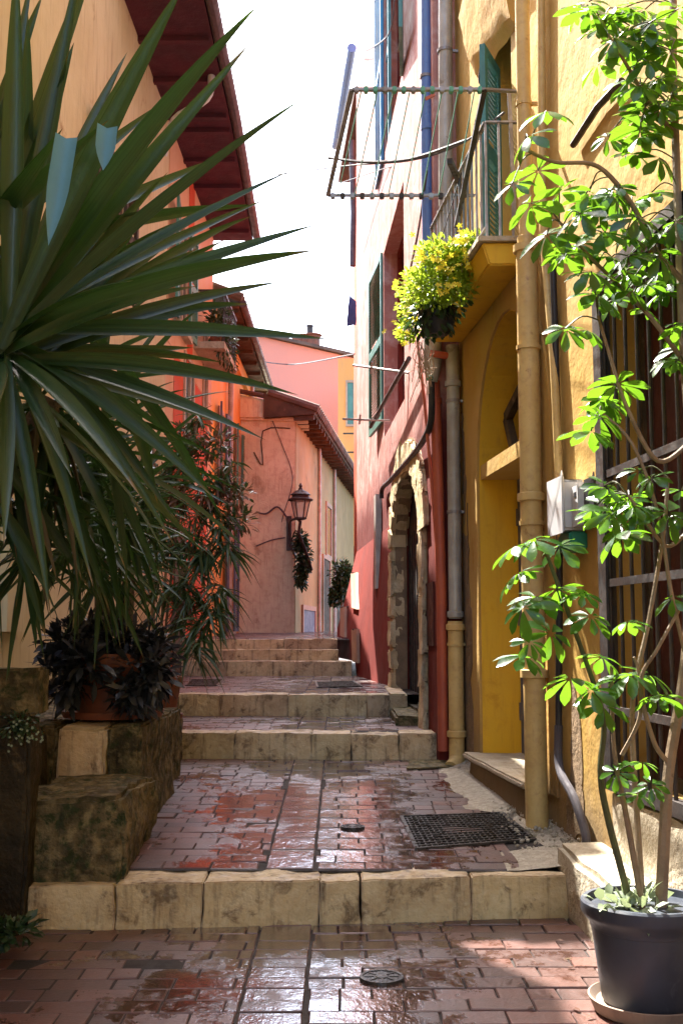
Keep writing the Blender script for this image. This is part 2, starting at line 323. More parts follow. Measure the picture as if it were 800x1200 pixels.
def arch(u0, u1, v0, vs, va, n=16):
    c = (u0+u1)/2; a = (u1-u0)/2
    return [(u0, v0), (u1, v0)]+[(c+a*math.cos(math.pi*k/n), vs+(va-vs)*math.sin(math.pi*k/n)) for k in range(n+1)]
def rough(bm, amp, sc, cuts=4, seed=0):
    bmesh.ops.subdivide_edges(bm, edges=bm.edges[:], cuts=cuts, use_grid_fill=True)
    off = Vector((seed*3.1, seed*1.7, seed*2.3))
    for v in bm.verts:
        q = v.co.copy(); v.co += noise.noise_vector(q*sc+off)*amp*.8+noise.noise_vector(q*sc*3.3+off)*amp*0.35+noise.noise_vector(q*sc*9+off)*amp*0.22
    return bm
def block(lo, hi, bev=0.015, amp=0.012, seed=0, cuts=4, sc=4):
    bm = box(B(), lo, hi); bmesh.ops.bevel(bm, geom=bm.edges[:], offset=bev, segments=2, affect='EDGES')
    return rough(bm, amp, sc, cuts, seed)
def blade(bm, base, tip, w, sag=0.0, n=9, fold=0.25, face=None, ctrl=None, w0=0.45):
    base = Vector(base); tip = Vector(tip)
    L = (tip-base).length
    c = ctrl or (base+tip)/2+Vector((0, 0, sag*L))
    face = face or (EYE-base).normalized()
    uvl = bm.loops.layers.uv.verify(); off = rnd.random()*9
    prev = None
    for i in range(n+1):
        t = i/n; p = base*(1-t)**2+c*2*t*(1-t)+tip*t*t; d = ((c-base)*(1-t)+(tip-c)*t).normalized()
        s = d.cross(face).normalized(); nn = s.cross(d).normalized()
        k = (w0+(1-w0)*min(1, t/0.35)) * (1 if t < 0.45 else max(0.0, 1-((t-0.45)/0.55)**1.6))
        hw = w*k/2
        a = bm.verts.new(p+s*hw+nn*hw*fold); m = bm.verts.new(p-nn*hw*fold); b = bm.verts.new(p-s*hw+nn*hw*fold)
        if prev:
            for vs_, us in (((prev[0], prev[1], m, a), ((0, t0), (.5, t0), (.5, t), (0, t))), ((prev[1], prev[2], b, m), ((.5, t0), (1, t0), (1, t), (.5, t)))):
                fc = bm.faces.new(vs_)
                for lp_, uv_ in zip(fc.loops, us): lp_[uvl].uv = (uv_[0]+off, uv_[1])
        prev = (a, m, b); t0 = t
def leaflet(bm, o, d, nrm, L, W, droop=0.15, fold=0.25, n=4, obov=0.6):
    d = d.normalized(); s = d.cross(nrm).normalized(); u = s.cross(d).normalized(); prev = None
    for i in range(n+1):
        t = i/n; p = o+d*L*t-u*L*droop*t*t
        k = (t/obov)**0.7 if t < obov else max(0.0, 1-((t-obov)/(1-obov))**2)
        if i == n: k = 0.05
        hw = W*0.5*max(k, 0.05)
        a = bm.verts.new(p+s*hw+u*hw*fold); m = bm.verts.new(p); b = bm.verts.new(p-s*hw+u*hw*fold)
        if prev:
            bm.faces.new((prev[0], prev[1], m, a)); bm.faces.new((prev[1], prev[2], b, m))
        prev = (a, m, b)
def rv(a=1.0): return Vector((rnd.uniform(-a, a), rnd.uniform(-a, a), rnd.uniform(-a, a)))
def scatter(bm, c, rad, n, L, W, up=0.3, shell=0.4, droop=0.2, obov=0.5):
    c = Vector(c)
    for _ in range(n):
        v = rv().normalized()*(shell+(1-shell)*rnd.random())
        p = c+Vector((v.x*rad[0], v.y*rad[1], v.z*rad[2]))
        d = (v+Vector((0, 0, up))+rv(0.6)).normalized(); nn = (Vector((0, 0, 1))+rv(0.7)).normalized()
        leaflet(bm, p, d, nn, L*rnd.uniform(0.7, 1.2), W*rnd.uniform(0.8, 1.2), droop, 0.2, 3, obov)

# ============================================================ SETTING
bm = B(); box(bm, (-150, -120, -0.3), (150, 200, -0.03)); tag(obj('ground', bm, BEDDING), kind='structure')

def pavers(name, y0, y1, zf, xl, xr, label_kind='structure', bw=0.225, bh=0.125):
    """separate bricks, each a little out of true, laid across the alley"""
    bm = B(); y = y0; row = 0
    S1, S2 = -0.355, -0.13
    def brick(xa, xb, ya, yb):
        if xb-xa < 0.03: return
        dz = rnd.uniform(-0.0028, 0.0028)*(2 if rnd.random() < .08 else 1); tx = rnd.uniform(-0.008, 0.008); ty = rnd.uniform(-0.01, 0.01)
        cx = (xa+xb)/2; cy = (ya+yb)/2
        f = lambda px, py, ins: Vector((px, py, zf(px, py)+dz+tx*(px-cx)+ty*(py-cy)-ins))
        c4 = [(xa, ya), (xb, ya), (xb, yb), (xa, yb)]
        c4 = [(p+rnd.uniform(-.0025, .0025), q+rnd.uniform(-.0025, .0025)) for p, q in c4]
        e = rnd.uniform(.002, .005)
        i4 = [(p+(e if p < cx else -e), q+(e if q < cy else -e)) for p, q in c4]
        vt = [bm.verts.new(f(p, q, 0)) for p, q in i4]
        vm = [bm.verts.new(f(p, q, 0.0035)) for p, q in c4]; vb = [bm.verts.new(f(p, q, 0.02)) for p, q in c4]
        bm.faces.new(vt)
        for i in range(4):
            j = (i+1) % 4; bm.faces.new((vm[i], vm[j], vt[j], vt[i])); bm.faces.new((vb[i], vb[j], vm[j], vm[i]))
    while y < y1:
        off = (row % 2)*bw*0.5+rnd.uniform(-0.02, 0.02); ya = y+.001; yb = y+bh-.003
        for za, zb in ((xl(y), S1-.006), (S1+.004, S2-.004), (S2+.006, xr(y))):
            if zb-za < bw*1.2 and za > -.5: brick(za, zb, ya, yb); continue
            x = za-bw+((off+9) % bw)
            while x < zb:
                j_ = rnd.uniform(-.006, .006)
                if rnd.random() < .12: brick(max(x+.003, za), min(x+bw*.5-.003, zb), ya, yb); brick(max(x+bw*.5+.003, za), min(x+bw-.003, zb), ya, yb)
                else: brick(max(x+.003, za), min(x+bw-.004, zb), ya, yb)
                x += bw
        y += bh; row += 1
    o = obj(name, bm, PAVER, smooth='leaf')
    for p in o.data.polygons: p.use_smooth = False
    return tag(o, kind='structure')
def bed(name, y0, y1, zf, xl=-2.6, xr=2.2, mat=None):
    bm = B(); n = 24; g = []
    for i in range(n+1):
        yy = y0+(y1-y0)*i/n
        g.append([bm.verts.new((x, yy, zf(x, yy)-0.006)) for x in (xl, -1.2, 0, 1.2, xr)])
    for a, b in zip(g, g[1:]):
        for k in range(4): bm.faces.new((a[k], a[k+1], b[k+1], b[k]))
    return tag(obj(name, bm, mat or BEDDING, smooth='leaf'), kind='structure')

LW = lambda y: wx(LEF, y)+0.03
pavers('pavement', 0.6, 5.12, lambda x, y: 0.012*math.sin(x*1.3+0.4)*0.3, lambda y: -2.1, lambda y: 1.5)
bed('pavement_bedding', -6, 5.05, lambda x, y: 0.0)
z1 = lambda x, y: ground(x, min(max(y, 5.35), 8.55))
pavers('pavement', 5.33, 8.58, z1, lambda y: -1.3, lambda y: 0.86-(y-5.0)*0.03)
bed('pavement_bedding', 5.3, 8.6, z1)
pavers('pavement', 8.9, 10.4, lambda x, y: 0.523, lambda y: -1.6, lambda y: 0.75)
bed('pavement_bedding', 8.8, 10.4, lambda x, y: 0.523)
pavers('pavement', 10.75, 14.78, lambda x, y: 0.714, LW, lambda y: 0.62-(y-10.7)*0.06)
bed('pavement_bedding', 10.6, 14.8, lambda x, y: 0.714)
pavers('pavement', 15.9, 34, lambda x, y: ground(x, max(y, 15.7)), lambda y: -2.3, lambda y: 2.2, bw=0.47, bh=0.23)
bed('pavement_bedding', 15.8, 40, lambda x, y: ground(x, max(y, 15.7)), xr=4)

# ---- kerb steps
def kerb(label, Yl, Yr, xl, xr, zb, h, ws, depth=0.3, seed=0, dz=0.0):
    root = thing('stone_step', label, 'step', ((xl+xr)/2, (Yl+Yr)/2, zb), 'worn stone kerb steps climbing the alley')
    tot = sum(ws); x = xl
    for i, w in enumerate(ws):
        w = w/tot*(xr-xl); xa = x+0.002; xb = x+w-0.002
        ya = Yl+(Yr-Yl)*(xa-xl)/(xr-xl)+rnd.uniform(-0.012, 0.012); yb = Yl+(Yr-Yl)*(xb-xl)/(xr-xl)+rnd.uniform(-0.012, 0.012)
        zt = zb+h+rnd.uniform(-0.005, 0.005)
        bm = B(); d = Vector((0, depth, 0)); zl = zb-0.12
        A = Vector((xa, ya, 0)); Bq = Vector((xb, yb, 0)); z = lambda v, zz: Vector((v.x, v.y, zz))
        hexa(bm, [z(A, zl), z(Bq, zl), z(Bq+d, zl), z(A+d, zl)], [z(A, zt), z(Bq, zt), z(Bq+d, zt), z(A+d, zt)])
        bmesh.ops.bevel(bm, geom=bm.edges[:], offset=0.006, segments=2, affect='EDGES')
        rough(bm, 0.012, 7, 9, seed*10+i)
        obj('kerb_stone', bm, STONE, root, smooth='auto')
        x += w
    return root
kerb('lowest wide stone step, six yellowish blocks, beside the grey plant pot', 5.02, 5.2, -1.38, 1.04, 0.0, 0.19, [0.42, 0.42, 0.57, 0.2, 0.55, 0.5], 0.26, 1)
kerb('second stone step, ending at the foot of the red wall', 8.62, 8.58, -1.32, 0.74, 0.335, 0.188, [0.5, 0.58, 0.3, 0.36, 0.3], 0.3, 2)
kerb('third stone step, level with the stone arched doorway', 10.43, 10.43, -1.62, 0.44, 0.515, 0.199, [0.6, 0.78, 0.9, 0.25], 0.3, 3)
kerb('lowest of the three close steps, just beyond the two small grates', 14.8, 14.8, -2.12, 0.14, 0.705, 0.2, [0.6, 0.9, 0.75], 0.42, 4)
kerb('middle of the three close steps before the beige house', 15.2, 15.2, -2.1, -0.04, 0.9, 0.153, [0.7, 0.8, 0.7], 0.42, 5)
kerb('topmost step of the alley, nearest to the beige house', 15.6, 15.6, -2.1, -0.06, 1.05, 0.14, [0.5, 0.9, 0.8], 0.4, 6)

# ============================================================ YELLOW HOUSE (right, near)
yh = thing('yellow_house', 'ochre yellow house with arched doorway and balcony, nearest on the right', 'house', (1.3, 6, 0))
fy = wframe(YEL)
DY0, DY1 = 6.22, 7.82
wy0, wy1, wz0, wz1 = 4.0, 5.12, 0.62, 2.98
bm = plate(B(), rect(-14, 8.45, -0.1, 11), [arch(DY0, DY1, 0.42, 2.42, 3.35), rect(wy0, wy1, wz0, wz1), rect(6.75, 7.45, 3.66, 5.9)], fy, 0.36)
obj('wall', bm, YELLOW, yh)
# reveal lining of door recess in deep yellow
bm = B()
lp = arch(DY0, DY1, 0.42, 2.42, 3.35); 
ins = [(min(max(u, DY0), DY1), v) for u, v in lp]
for i in range(len(lp)):
    a, b = lp[i], lp[(i+1) % len(lp)]
    cu, cv = (DY0+DY1)/2, 1.8
    sh = lambda p, k: ((p[0]-cu)*k+cu, (p[1]-cv)*k+cv)
    k = 0.994
    q = [fy(*a, -0.004), fy(*b, -0.004), fy(*b, -0.35), fy(*a, -0.35)]
    q2 = [fy(*sh(a, k), -0.004), fy(*sh(b, k), -0.004), fy(*sh(b, k), -0.35), fy(*sh(a, k), -0.35)]
    try: hexa(bm, q, q2)
    except Exception: pass
obj('door_reveal', bm, YDEEP, yh)
bm = plate(B(), rect(DY0+0.01, DY1-0.01, 2.37, 2.47), [], lambda u, v, n: fy(u, v, n-0.012), 0.3); obj('transom', bm, YELLOW, yh)
d = obj('door', plate(B(), rect(DY0+0.01, DY1-0.01, 0.43, 2.37), [], lambda u, v, n: fy(u, v, n-0.27), 0.05), BLUEGREY, yh)
bm = B()
for k in range(8):
    u = DY0+0.08+k*0.2
    bar(bm, fy(u, 0.45, -0.265), fy(u, 2.36, -0.265), 0.012, 0.02)
for z in (0.75, 1.4, 2.1): bar(bm, fy(DY0+0.03, z, -0.262), fy(DY1-0.03, z, -0.262), 0.02, 0.12)
obj('door_rail', bm, BLUEGREY, d)
bm = plate(B(), arch(DY0+0.02, DY1-0.02, 2.47, 2.48, 3.3), [], lambda u, v, n: fy(u, v, n-0.3), 0.04); obj('fanlight', bm, RENDER, yh)
# broken wooden frame in the arch opening
bm = B()
pts = [(7.42, 2.5), (7.62, 2.78), (6.9, 3.0), (6.75, 2.6)]
for a, b in zip(pts, pts[1:]+pts[:1]): bar(bm, fy(*a, -0.16), fy(*b, -0.16), 0.05, 0.07)
bar(bm, fy(7.3, 2.62, -0.17), fy(6.9, 2.85, -0.17), 0.03)
obj('fanlight_frame', bm, OLDWOOD, yh)
# door frame border band (raised plaster arch)
bm = plate(B(), arch(DY0-0.2, DY1+0.2, 0.42, 2.42, 3.55), [arch(DY0-0.002, DY1+0.002, 0.421, 2.42, 3.352)], lambda u, v, n: fy(u, v, n+0.014), 0.013)
obj('arch_band', bm, YELLOW, yh)
# balcony
SB0, SB1 = 6.5, 8.3; PR = 0.26
bm = B(); p = lambda Y, o, z: Vector((wx(YEL, Y)-o, Y, z))
hexa(bm, [p(SB0, 0.0, 3.5), p(SB0, PR-0.04, 3.5), p(SB1, PR-0.04, 3.5), p(SB1, 0.0, 3.5)], [p(SB0, -.0, 3.64), p(SB0, PR, 3.64), p(SB1, PR, 3.64), p(SB1, 0.0, 3.64)])
bmesh.ops.bevel(bm, geom=bm.edges[:], offset=0.01, segments=2, affect='EDGES')
bal = obj('balcony_slab', bm, YDEEP, yh)
bm = B(); hexa(bm, [p(SB0-.03, 0.0, 3.642), p(SB0-.03, PR+.03, 3.642), p(SB1, PR+.03, 3.642), p(SB1, 0.0, 3.642)], [p(SB0-.03, -.0, 3.672), p(SB0-.03, PR+.03, 3.672), p(SB1, PR+.03, 3.672), p(SB1, 0.0, 3.672)])
obj('coping', bm, PALESTONE, bal)
rail = obj('balcony_railing', bar(bar(bar(B(), p(SB0, PR-.03, 4.4), p(SB1, PR-.03, 4.4), 0.03, 0.012), p(SB0, PR-.03, 4.4), p(SB0, 0.0, 4.4), 0.03, 0.012), p(SB0, PR-.03, 3.74), p(SB1, PR-.03, 3.74), 0.02, 0.01), IRONL, yh)
for k in range(15):
    Y = SB0+k*(SB1-SB0)/14; obj('bar', bar(B(), p(Y, PR-.03, 3.672), p(Y, PR-.03, 4.395), 0.014), IRONL, rail)
for k in range(1, 4): obj('bar', bar(B(), p(SB0, PR-.03-k*.08, 3.672), p(SB0, PR-.03-k*.08, 4.395), 0.014), IRONL, rail)
obj('rail_post', bar(B(), at(603, 262, 6.5), at(596, 108, 6.5), 0.022), IRONL, rail)
# upper broken slab
bm = B(); hexa(bm, [p(6.55, 0, 5.05), p(6.55, 0.06, 5.12), p(7.7, 0.06, 5.45), p(7.7, 0, 5.3)], [p(6.5, 0, 5.9), p(6.5, 0.2, 5.9), p(7.9, 0.09, 5.9), p(7.9, 0, 5.9)])
rough(bm, 0.02, 7, 6, 3); us = obj('upper_corbel', bm, YELLOW, yh, smooth='auto')
tube(B(), [(0, 0, 0), (1, 0, 0)], 0.1).free()
bm = tube(B(), smoothpath([p(7.2, 0.08, 5.2), p(7.2, 0.1, 5.02), p(7.15, 0.05, 5.0), p(7.12, 0.07, 4.9)]), 0.008, 6); obj('hook', bm, IRON, us)
# balcony door: teal louvred shutter standing open
def shutter(parent, a, b, z0, z1, mat, name='shutter', nrm=None, lo=True, part='louvre'):
    """panel from plan point a to plan point b"""
    a = Vector((a[0], a[1], 0)); b = Vector((b[0], b[1], 0)); d = (b-a); n = Vector((-d.y, d.x, 0)).normalized(); L = d.length
    fr = lambda u, v, w: a+d.normalized()*u+n*w+Vector((0, 0, v))
    s = 0.06
    zs = [z0, z0+(z1-z0)*0.5, z1]
    holes = [rect(s, L-s, zs[i]+(0.08 if i == 0 else 0.03), zs[i+1]-0.07) for i in range(2)]
    o = obj(name, plate(B(), rect(0, L, z0, z1), holes, lambda u, v, w: fr(u, v, w+0.018), 0.036), mat, parent)
    for i in range(2):
        bm = B(); v = zs[i]+0.1
        while v < zs[i+1]-0.09:
            bar(bm, fr(s-.004, v, 0), fr(L-s+.004, v, 0), 0.028, 0.008, up=(Vector((0, 0, 1))+n*0.9).normalized()); v += 0.035
        obj(part, bm, mat, o)
    return o
shutter(yh, (wx(YEL, 7.05)-0.012, 7.05), (.895, 6.72), 3.7, 5.03, TEAL)
bm = plate(B(), rect(6.76, 7.44, 3.67, 5.89), [], lambda u, v, n: fy(u, v, n-0.25), 0.04); obj('balcony_door', bm, TEAL, yh)
# bare render patch next to the downpipe, ragged edge
def ragged(L, side, pts, mat, parent, name, off=0.004, t=0.003, j=0.035):
    out = []
    for i in range(len(pts)):
        a = Vector(pts[i]); b = Vector(pts[(i+1) % len(pts)]); n = max(2, int((b-a).length/0.05))
        for k in range(n):
            q = a.lerp(b, k/n); w = noise.noise(Vector((q.x*9, q.y*9, 3)))*j; w2 = noise.noise(Vector((q.x*9, q.y*9, 9)))*j
            out.append((q.x+w, q.y+w2))
    f = wframe(L, side)
    return obj(name, plate(B(), out, [], lambda u, v, n: f(u, v, n+off), t), mat, parent)
ragged(YEL, -1, [(8.36, 0.4), (8.38, 2.05), (8.2, 2.0), (8.14, 1.5), (8.0, 1.42), (8.06, 1.1), (8.16, 0.95), (8.02, 0.6), (8.08, 0.4)], RENDER, yh, 'bare_patch')
ragged(YEL, -1, [(8.3, 2.1), (8.36, 2.9), (8.28, 2.8), (8.22, 2.4)], RENDER, yh, 'bare_patch')
ragged(YEL, -1, [(5.62, 0.3), (5.62, 0.85), (5.76, 1.05), (5.8, 0.6), (5.9, 0.4), (5.9, 0.25)], RENDER, yh, 'bare_patch')
# cracks
def crack(parent, L, side, pts, r=0.006):
    q = []
    f = wframe(L, side)
    for a, b in zip(pts, pts[1:]):
        for k in range(6): 
            t = k/6; q.append(f(a[0]+(b[0]-a[0])*t+rnd.uniform(-.02, .02), a[1]+(b[1]-a[1])*t, 0.001))
    obj('crack', tube(B(), q, r, 5), OLDWOOD, parent)
crack(yh, YEL, -1, [(8.33, 2.95), (8.28, 2.7), (8.3, 2.5), (8.34, 2.3)], 0.01)
crack(yh, YEL, -1, [(8.2, 2.25), (8.17, 1.9), (8.2, 1.6)], 0.006)
# window: deep recess, yellow reveals, red boards
win = obj('window', plate(B(), rect(wy0, wy1, wz0, wz1), [rect(wy0+.06, wy1-.06, wz0+.06, wz1-.06)], lambda u, v, n: fy(u, v, n-0.14), 0.05), OLDWOOD, yh)
bm = B(); u = wy0+0.03
while u < wy1-0.08:
    plate(bm, rect(u, u+0.125, wz0+.05, wz1-.05), [], lambda u, v, n: fy(u, v, n-0.155), 0.03); u += 0.135
obj('window_board', bm, BRICKRED, win)
gr = obj('window_grille', plate(B(), rect(wy0+.01, wy1+.05, wz0-.03, wz1), [rect(wy0+.06, wy1-.05, wz0+.03, wz1-.06)], lambda u, v, n: fy(u, v, n+0.05), 0.048), IRON, yh)
for k in range(8):
    Y = wy0+.12+k*0.135; obj('bar', tube(B(), [fy(Y, wz0, 0.03), fy(Y, wz1-.03, 0.03)], 0.009, 8), IRON, gr)
for z in (0.95, 1.52, 2.02, 2.9): obj('bar', bar(B(), fy(wy0+.03, z, 0.035), fy(wy1-.02, z, 0.035), 0.012, 0.035), IRON, gr)

# window ledge stone and slab under it
ws = thing('stone_ledge', 'rough pale stone ledge with sunlit top below the barred window', 'ledge', (1.3, 4.6, 0.3))
bm = B(); hexa(bm, [p(4.0, -.1, 0.26), p(4.0, 0.06, 0.26), p(5.16, 0.035, 0.26), p(5.25, -.1, 0.26)], [p(4.0, -.1, 0.61), p(4.0, 0.05, 0.6), p(5.14, 0.025, 0.585), p(5.16, -.1, 0.61)])
bmesh.ops.bevel(bm, geom=bm.edges[:], offset=0.02, segments=2, affect='EDGES'); rough(bm, 0.02, 5, 4, 5)
obj('stone', bm, PALESTONE, ws, smooth='auto')
sl = thing('stone_slab', 'low whitish stone slab in full sun behind the grey plant pot', 'slab', (1.2, 4.8, 0))
bm = B(); hexa(bm, [(1.08, 4.42, -.03), (1.85, 4.2, -.03), (1.85, 5.5, -.03), (1.02, 5.42, -.03)], [(1.08, 4.44, 0.28), (1.85, 4.2, 0.29), (1.85, 5.5, 0.33), (1.0, 5.36, 0.31)])
bmesh.ops.bevel(bm, geom=bm.edges[:], offset=0.025, segments=2, affect='EDGES'); rough(bm, 0.018, 5, 4, 9)
obj('stone', bm, PALESTONE, sl, smooth='auto')
# door step
ds = thing('door_step', 'small grey and yellow step in front of the blue grey door', 'step', (1.1, 7.1, 0.2))
bm = B(); hexa(bm, [p(6.3, -.3, 0.18), p(6.3, 0.1, 0.18), p(7.86, 0.1, 0.2), p(7.86, -.3, 0.2)], [p(6.3, -.3, 0.42), p(6.3, 0.08, 0.42), p(7.84, 0.08, 0.42), p(7.84, -.3, 0.42)])
bmesh.ops.bevel(bm, geom=bm.edges[:], offset=0.015, segments=2, affect='EDGES'); rough(bm, 0.01, 5, 4, 2); obj('riser', bm, YELLOW, ds, smooth='auto')
bm = B(); hexa(bm, [p(6.3, -.3, 0.425), p(6.3, 0.13, 0.425), p(7.88, 0.13, 0.425), p(7.88, -.3, 0.425)], [p(6.3, -.3, 0.465), p(6.3, 0.13, 0.465), p(7.88, 0.13, 0.465), p(7.88, -.3, 0.465)])
bmesh.ops.bevel(bm, geom=bm.edges[:], offset=0.012, segments=2, affect='EDGES'); rough(bm, 0.007, 6, 4, 2); obj('tread', bm, PALESTONE, ds, smooth='auto')
# gravel verge
bm = B(); n = 26; g = []
for i in range(n+1):
    Y = 5.3+(8.4-5.3)*i/n
    ga, gb = ong(627, 986), ong(589, 954)
    xr = wx(YEL, Y)+0.05; xl = 0.83-(Y-5.0)*0.03-0.05+0.03*noise.noise(Vector((Y*3, 0, 0)))
    if ga.y-.12 < Y < gb.y+.12: xl = max(xl, ga.x+(gb.x-ga.x)*(Y-ga.y)/(gb.y-ga.y)+.012)
    row = []
    for k in range(9):
        t = k/8; row.append(bm.verts.new((xl+(xr-xl)*t, Y, z1(0, Y)-0.004+0.05*t**1.3+0.012*noise.noise(Vector((t*5, Y*7, 1))))))
    g.append(row)
for a, b in zip(g, g[1:]):
    for k in range(8): bm.faces.new((a[k], a[k+1], b[k+1], b[k]))
tag(obj('gravel', bm, GRAVEL, smooth='leaf'), 'pale gravelly cement strip along the foot of the yellow wall', 'gravel', kind='stuff')
bm = B()
for _ in range(500):
    Y = rnd.uniform(5.42, 8.3); t = rnd.random(); xr = wx(YEL, Y); xl = 0.9-(Y-5.0)*0.02; s = rnd.uniform(0.004, 0.012)
    r_ = bmesh.ops.create_icosphere(bm, subdivisions=1, radius=s, matrix=Matrix.Translation((xl+(xr-xl)*t, Y, z1(0, Y)-0.002+0.05*t**1.3)))
tag(obj('pebbles', bm, GRAVEL), 'loose small pebbles on the cement strip beside the yellow wall', 'pebbles', kind='stuff')

# ---- pipes on the yellow wall
def pipe(name, label, cat, pts, r, mat, collars=(), group=None, seg=16, cr=1.25, ch=0.05, brackets=()):
    root = thing(name, label, cat, pts[0], group)
    o = obj('pipe', tube(B(), pts, r, seg), mat, root, smooth='auto')
    for c in collars:
        c = Vector(c); rr = r if not isinstance(r, list) else r[0]
        obj('collar', lathe(B(), c, [(rr*1.02, -ch/2), (rr*cr, -ch/2+.005), (rr*cr, ch/2-.005), (rr*1.02, ch/2)], 20), mat, root, smooth='auto')
    for c in brackets:
        c = Vector(c); rr = r if not isinstance(r, list) else r[0]
        obj('bracket', bar(lathe(B(), c, [(rr*1.01, -.012), (rr*1.12, -.012), (rr*1.12, .012), (rr*1.01, .012)], 20), c+Vector((rr, 0, 0)), c+Vector((rr+0.05, 0, 0)), 0.02), IRONL if mat is not PIPEY else mat, root)
    return root
a1 = onw(YEL, 629, 970, -0.085); PX, PYY = a1.x, a1.y
V = Vector
pz = lambda z: V((PX, PYY, z))
zt = onw(YEL, 622, 285, -0.085).z
pipe('drainpipe', 'thick yellow painted downpipe between the doorway and the white box', 'drainpipe', [pz(0.2), pz(zt)], 0.062, PIPEY, [pz(onw(YEL, 630, 790, -.085).z), pz(onw(YEL, 628, 580, -.085).z), pz(zt)], brackets=[pz(1.9), pz(2.9)])
pipe('drainpipe', 'slimmer upper yellow downpipe rising above the thick one past the balcony', 'drainpipe', [pz(zt-.02), pz(9)], 0.042, PIPEY, [pz(zt+.05)], brackets=[pz(4.35)])
q = [onw(YEL, 634, -300, -.04), onw(YEL, 634, 100, -.04), onw(YEL, 637, 280, -.04), onw(YEL, 648, 420, -.04), onw(YEL, 656, 600, -.04), onw(YEL, 658, 640, -.02)]
pipe('conduit', 'thin yellow painted conduit slanting down to the white meter box', 'pipe', smoothpath(q, 5), 0.022, PIPEY, brackets=[])
q = [onw(YEL, 647, 300, -.03), onw(YEL, 651, 430, -.03), onw(YEL, 655, 600, -.03), onw(YEL, 654, 850, -.03)]
pipe('conduit', 'dark vertical cable tube directly behind the thin yellow conduit', 'pipe', smoothpath(q, 5), 0.018, BLACKPL)
q = [onw(YEL, 654, 850, -.03), onw(YEL, 655, 900, -.04), onw(YEL, 672, 935, -.06), onw(YEL, 685, 975, -.05), onw(YEL, 686, 990, -.05)]
pipe('hose', 'worn grey hose curling down to the ground below the dark tube', 'hose', smoothpath(q, 5), [0.022]*21, CABLE, seg=10)
# grey/yellow downpipe at the house corner
cx, cy = at(533, 700, 8.33).x, 8.33
pc = lambda z: V((cx, cy, z))
zz = lambda py: at(533, py, cy).z
bm_pts = [pc(zz(725)), pc(zz(405))]
pipe('drainpipe', 'grey zinc downpipe at the corner between the red and yellow walls', 'drainpipe', bm_pts, 0.05, PIPEG, [pc(zz(720)), pc(zz(450))], brackets=[pc(zz(470)), pc(zz(600))])
bp = smoothpath([pc(zz(728)), pc(zz(860)), pc(zz(885)), V((cx-.012, cy-.03, zz(893))), V((cx-.05, cy-.09, zz(899)))], 5)
pipe('drainpipe', 'lower yellow section of corner downpipe ending in an elbow', 'drainpipe', bp, 0.058, PIPEY, [pc(zz(735)), pc(zz(860))], brackets=[pc(zz(755))])
pipe('drainpipe', 'upper grey downpipe behind the clothes rack, beside the blue pipe', 'drainpipe', [at(522, 395, 8.35), at(521, -300, 8.35)], 0.055, PIPEG, [at(522, 250, 8.35)], brackets=[at(521, 60, 8.35)])
pipe('drainpipe', 'bright blue painted downpipe in front of the red wall', 'drainpipe', [at(503, 400, 8.6), at(500, 200, 8.6), at(498, -300, 8.6)], 0.046, PIPEB, [at(501, 150, 8.6)], brackets=[at(499, 90, 8.6)])
# hopper
hp = thing('rain_hopper', 'grey rain hopper under the flower basket', 'gutter', at(507, 448, 8.4))
obj('hopper', lathe(B(), at(507, 448, 8.4), [(0.035, 0), (0.05, 0.06), (0.07, 0.16), (0.07, 0.36), (0.078, 0.37), (0.07, 0.375)], 20), PIPEG, hp, smooth='auto')
obj('inlet', tube(B(), [at(504, 414, 8.3), at(524, 417, 8.32)], 0.028, 12), PIPER, hp, smooth='auto')
obj('cap', tube(B(), [at(501, 443, 8.28), at(505, 443, 8.3)], 0.022, 12), GREENPL, hp, smooth='auto')
pipe('drainpipe', 'terracotta red pipe running down below the grey hopper', 'drainpipe', [at(509, 447, 8.44), at(513, 560, 8.4), at(517, 700, 8.4), at(519, 880, 8.4)], 0.04, PIPER, [at(510, 470, 8.44)])
pipe('conduit', 'thin orange tube slanting down the red wall', 'pipe', [at(489, 400, 8.55), at(497, 470, 8.45), at(505, 560, 8.42), at(511, 640, 8.4)], 0.012, PIPER)

# meter boxes
mb = thing('meter_box', 'white plastic meter box above a green one on the yellow wall', 'meter box', onw(YEL, 682, 600))
u0, u1 = onw(YEL, 664, 600).y, onw(YEL, 689, 600).y
box3 = lambda ua, ub, za, zb, pr, bev: (lambda b: (bmesh.ops.bevel(b, geom=b.edges[:], offset=bev, segments=3, affect='EDGES'), b)[1])(plate(B(), rect(min(ua, ub), max(ua, ub), za, zb), [], lambda u, v, n: fy(u, v, n+pr), pr))
zA = onw(YEL, 685, 622).z; zB = onw(YEL, 685, 562).z
obj('box', box3(5.46, 5.68, zA, zB, 0.13, 0.015), WHITEM, mb, smooth='auto')
obj('lower_box', box3(5.46, 5.66, zA-0.1, zA-0.005, 0.09, 0.01), GREENPL, mb, smooth='auto')
obj('junction_box', box3(5.36, 5.44, zA+.02, zB-.05, 0.08, 0.006), WHITEM, mb, smooth='auto')
obj('socket', box3(5.22, 5.34, zA+.04, zB-.03, 0.05, 0.01), BLACKPL, mb, smooth='auto')
obj('emblem', box3(5.375, 5.405, zB-.1, zB-.075, 0.083, 0.001), BLACKPL, mb)
bm = tube(B(), [onw(YEL, 671, 170, -.03), onw(YEL, 700, 125, -.03), onw(YEL, 728, 95, -.03)], 0.018, 8); tag(obj('cable', bm, IRON, smooth='auto'), 'thick dark cable sloping up the yellow wall behind leaves', 'cable')
tag(obj('cable', tube(B(), smoothpath([onw(YEL, 690, 608, -.06), onw(YEL, 705, 600, -.05), onw(YEL, 712, 585, -.04), onw(YEL, 714, 560, -.02)]), 0.008, 6), CABLE), 'small grey cable looping out of the socket beside the meter box', 'cable')

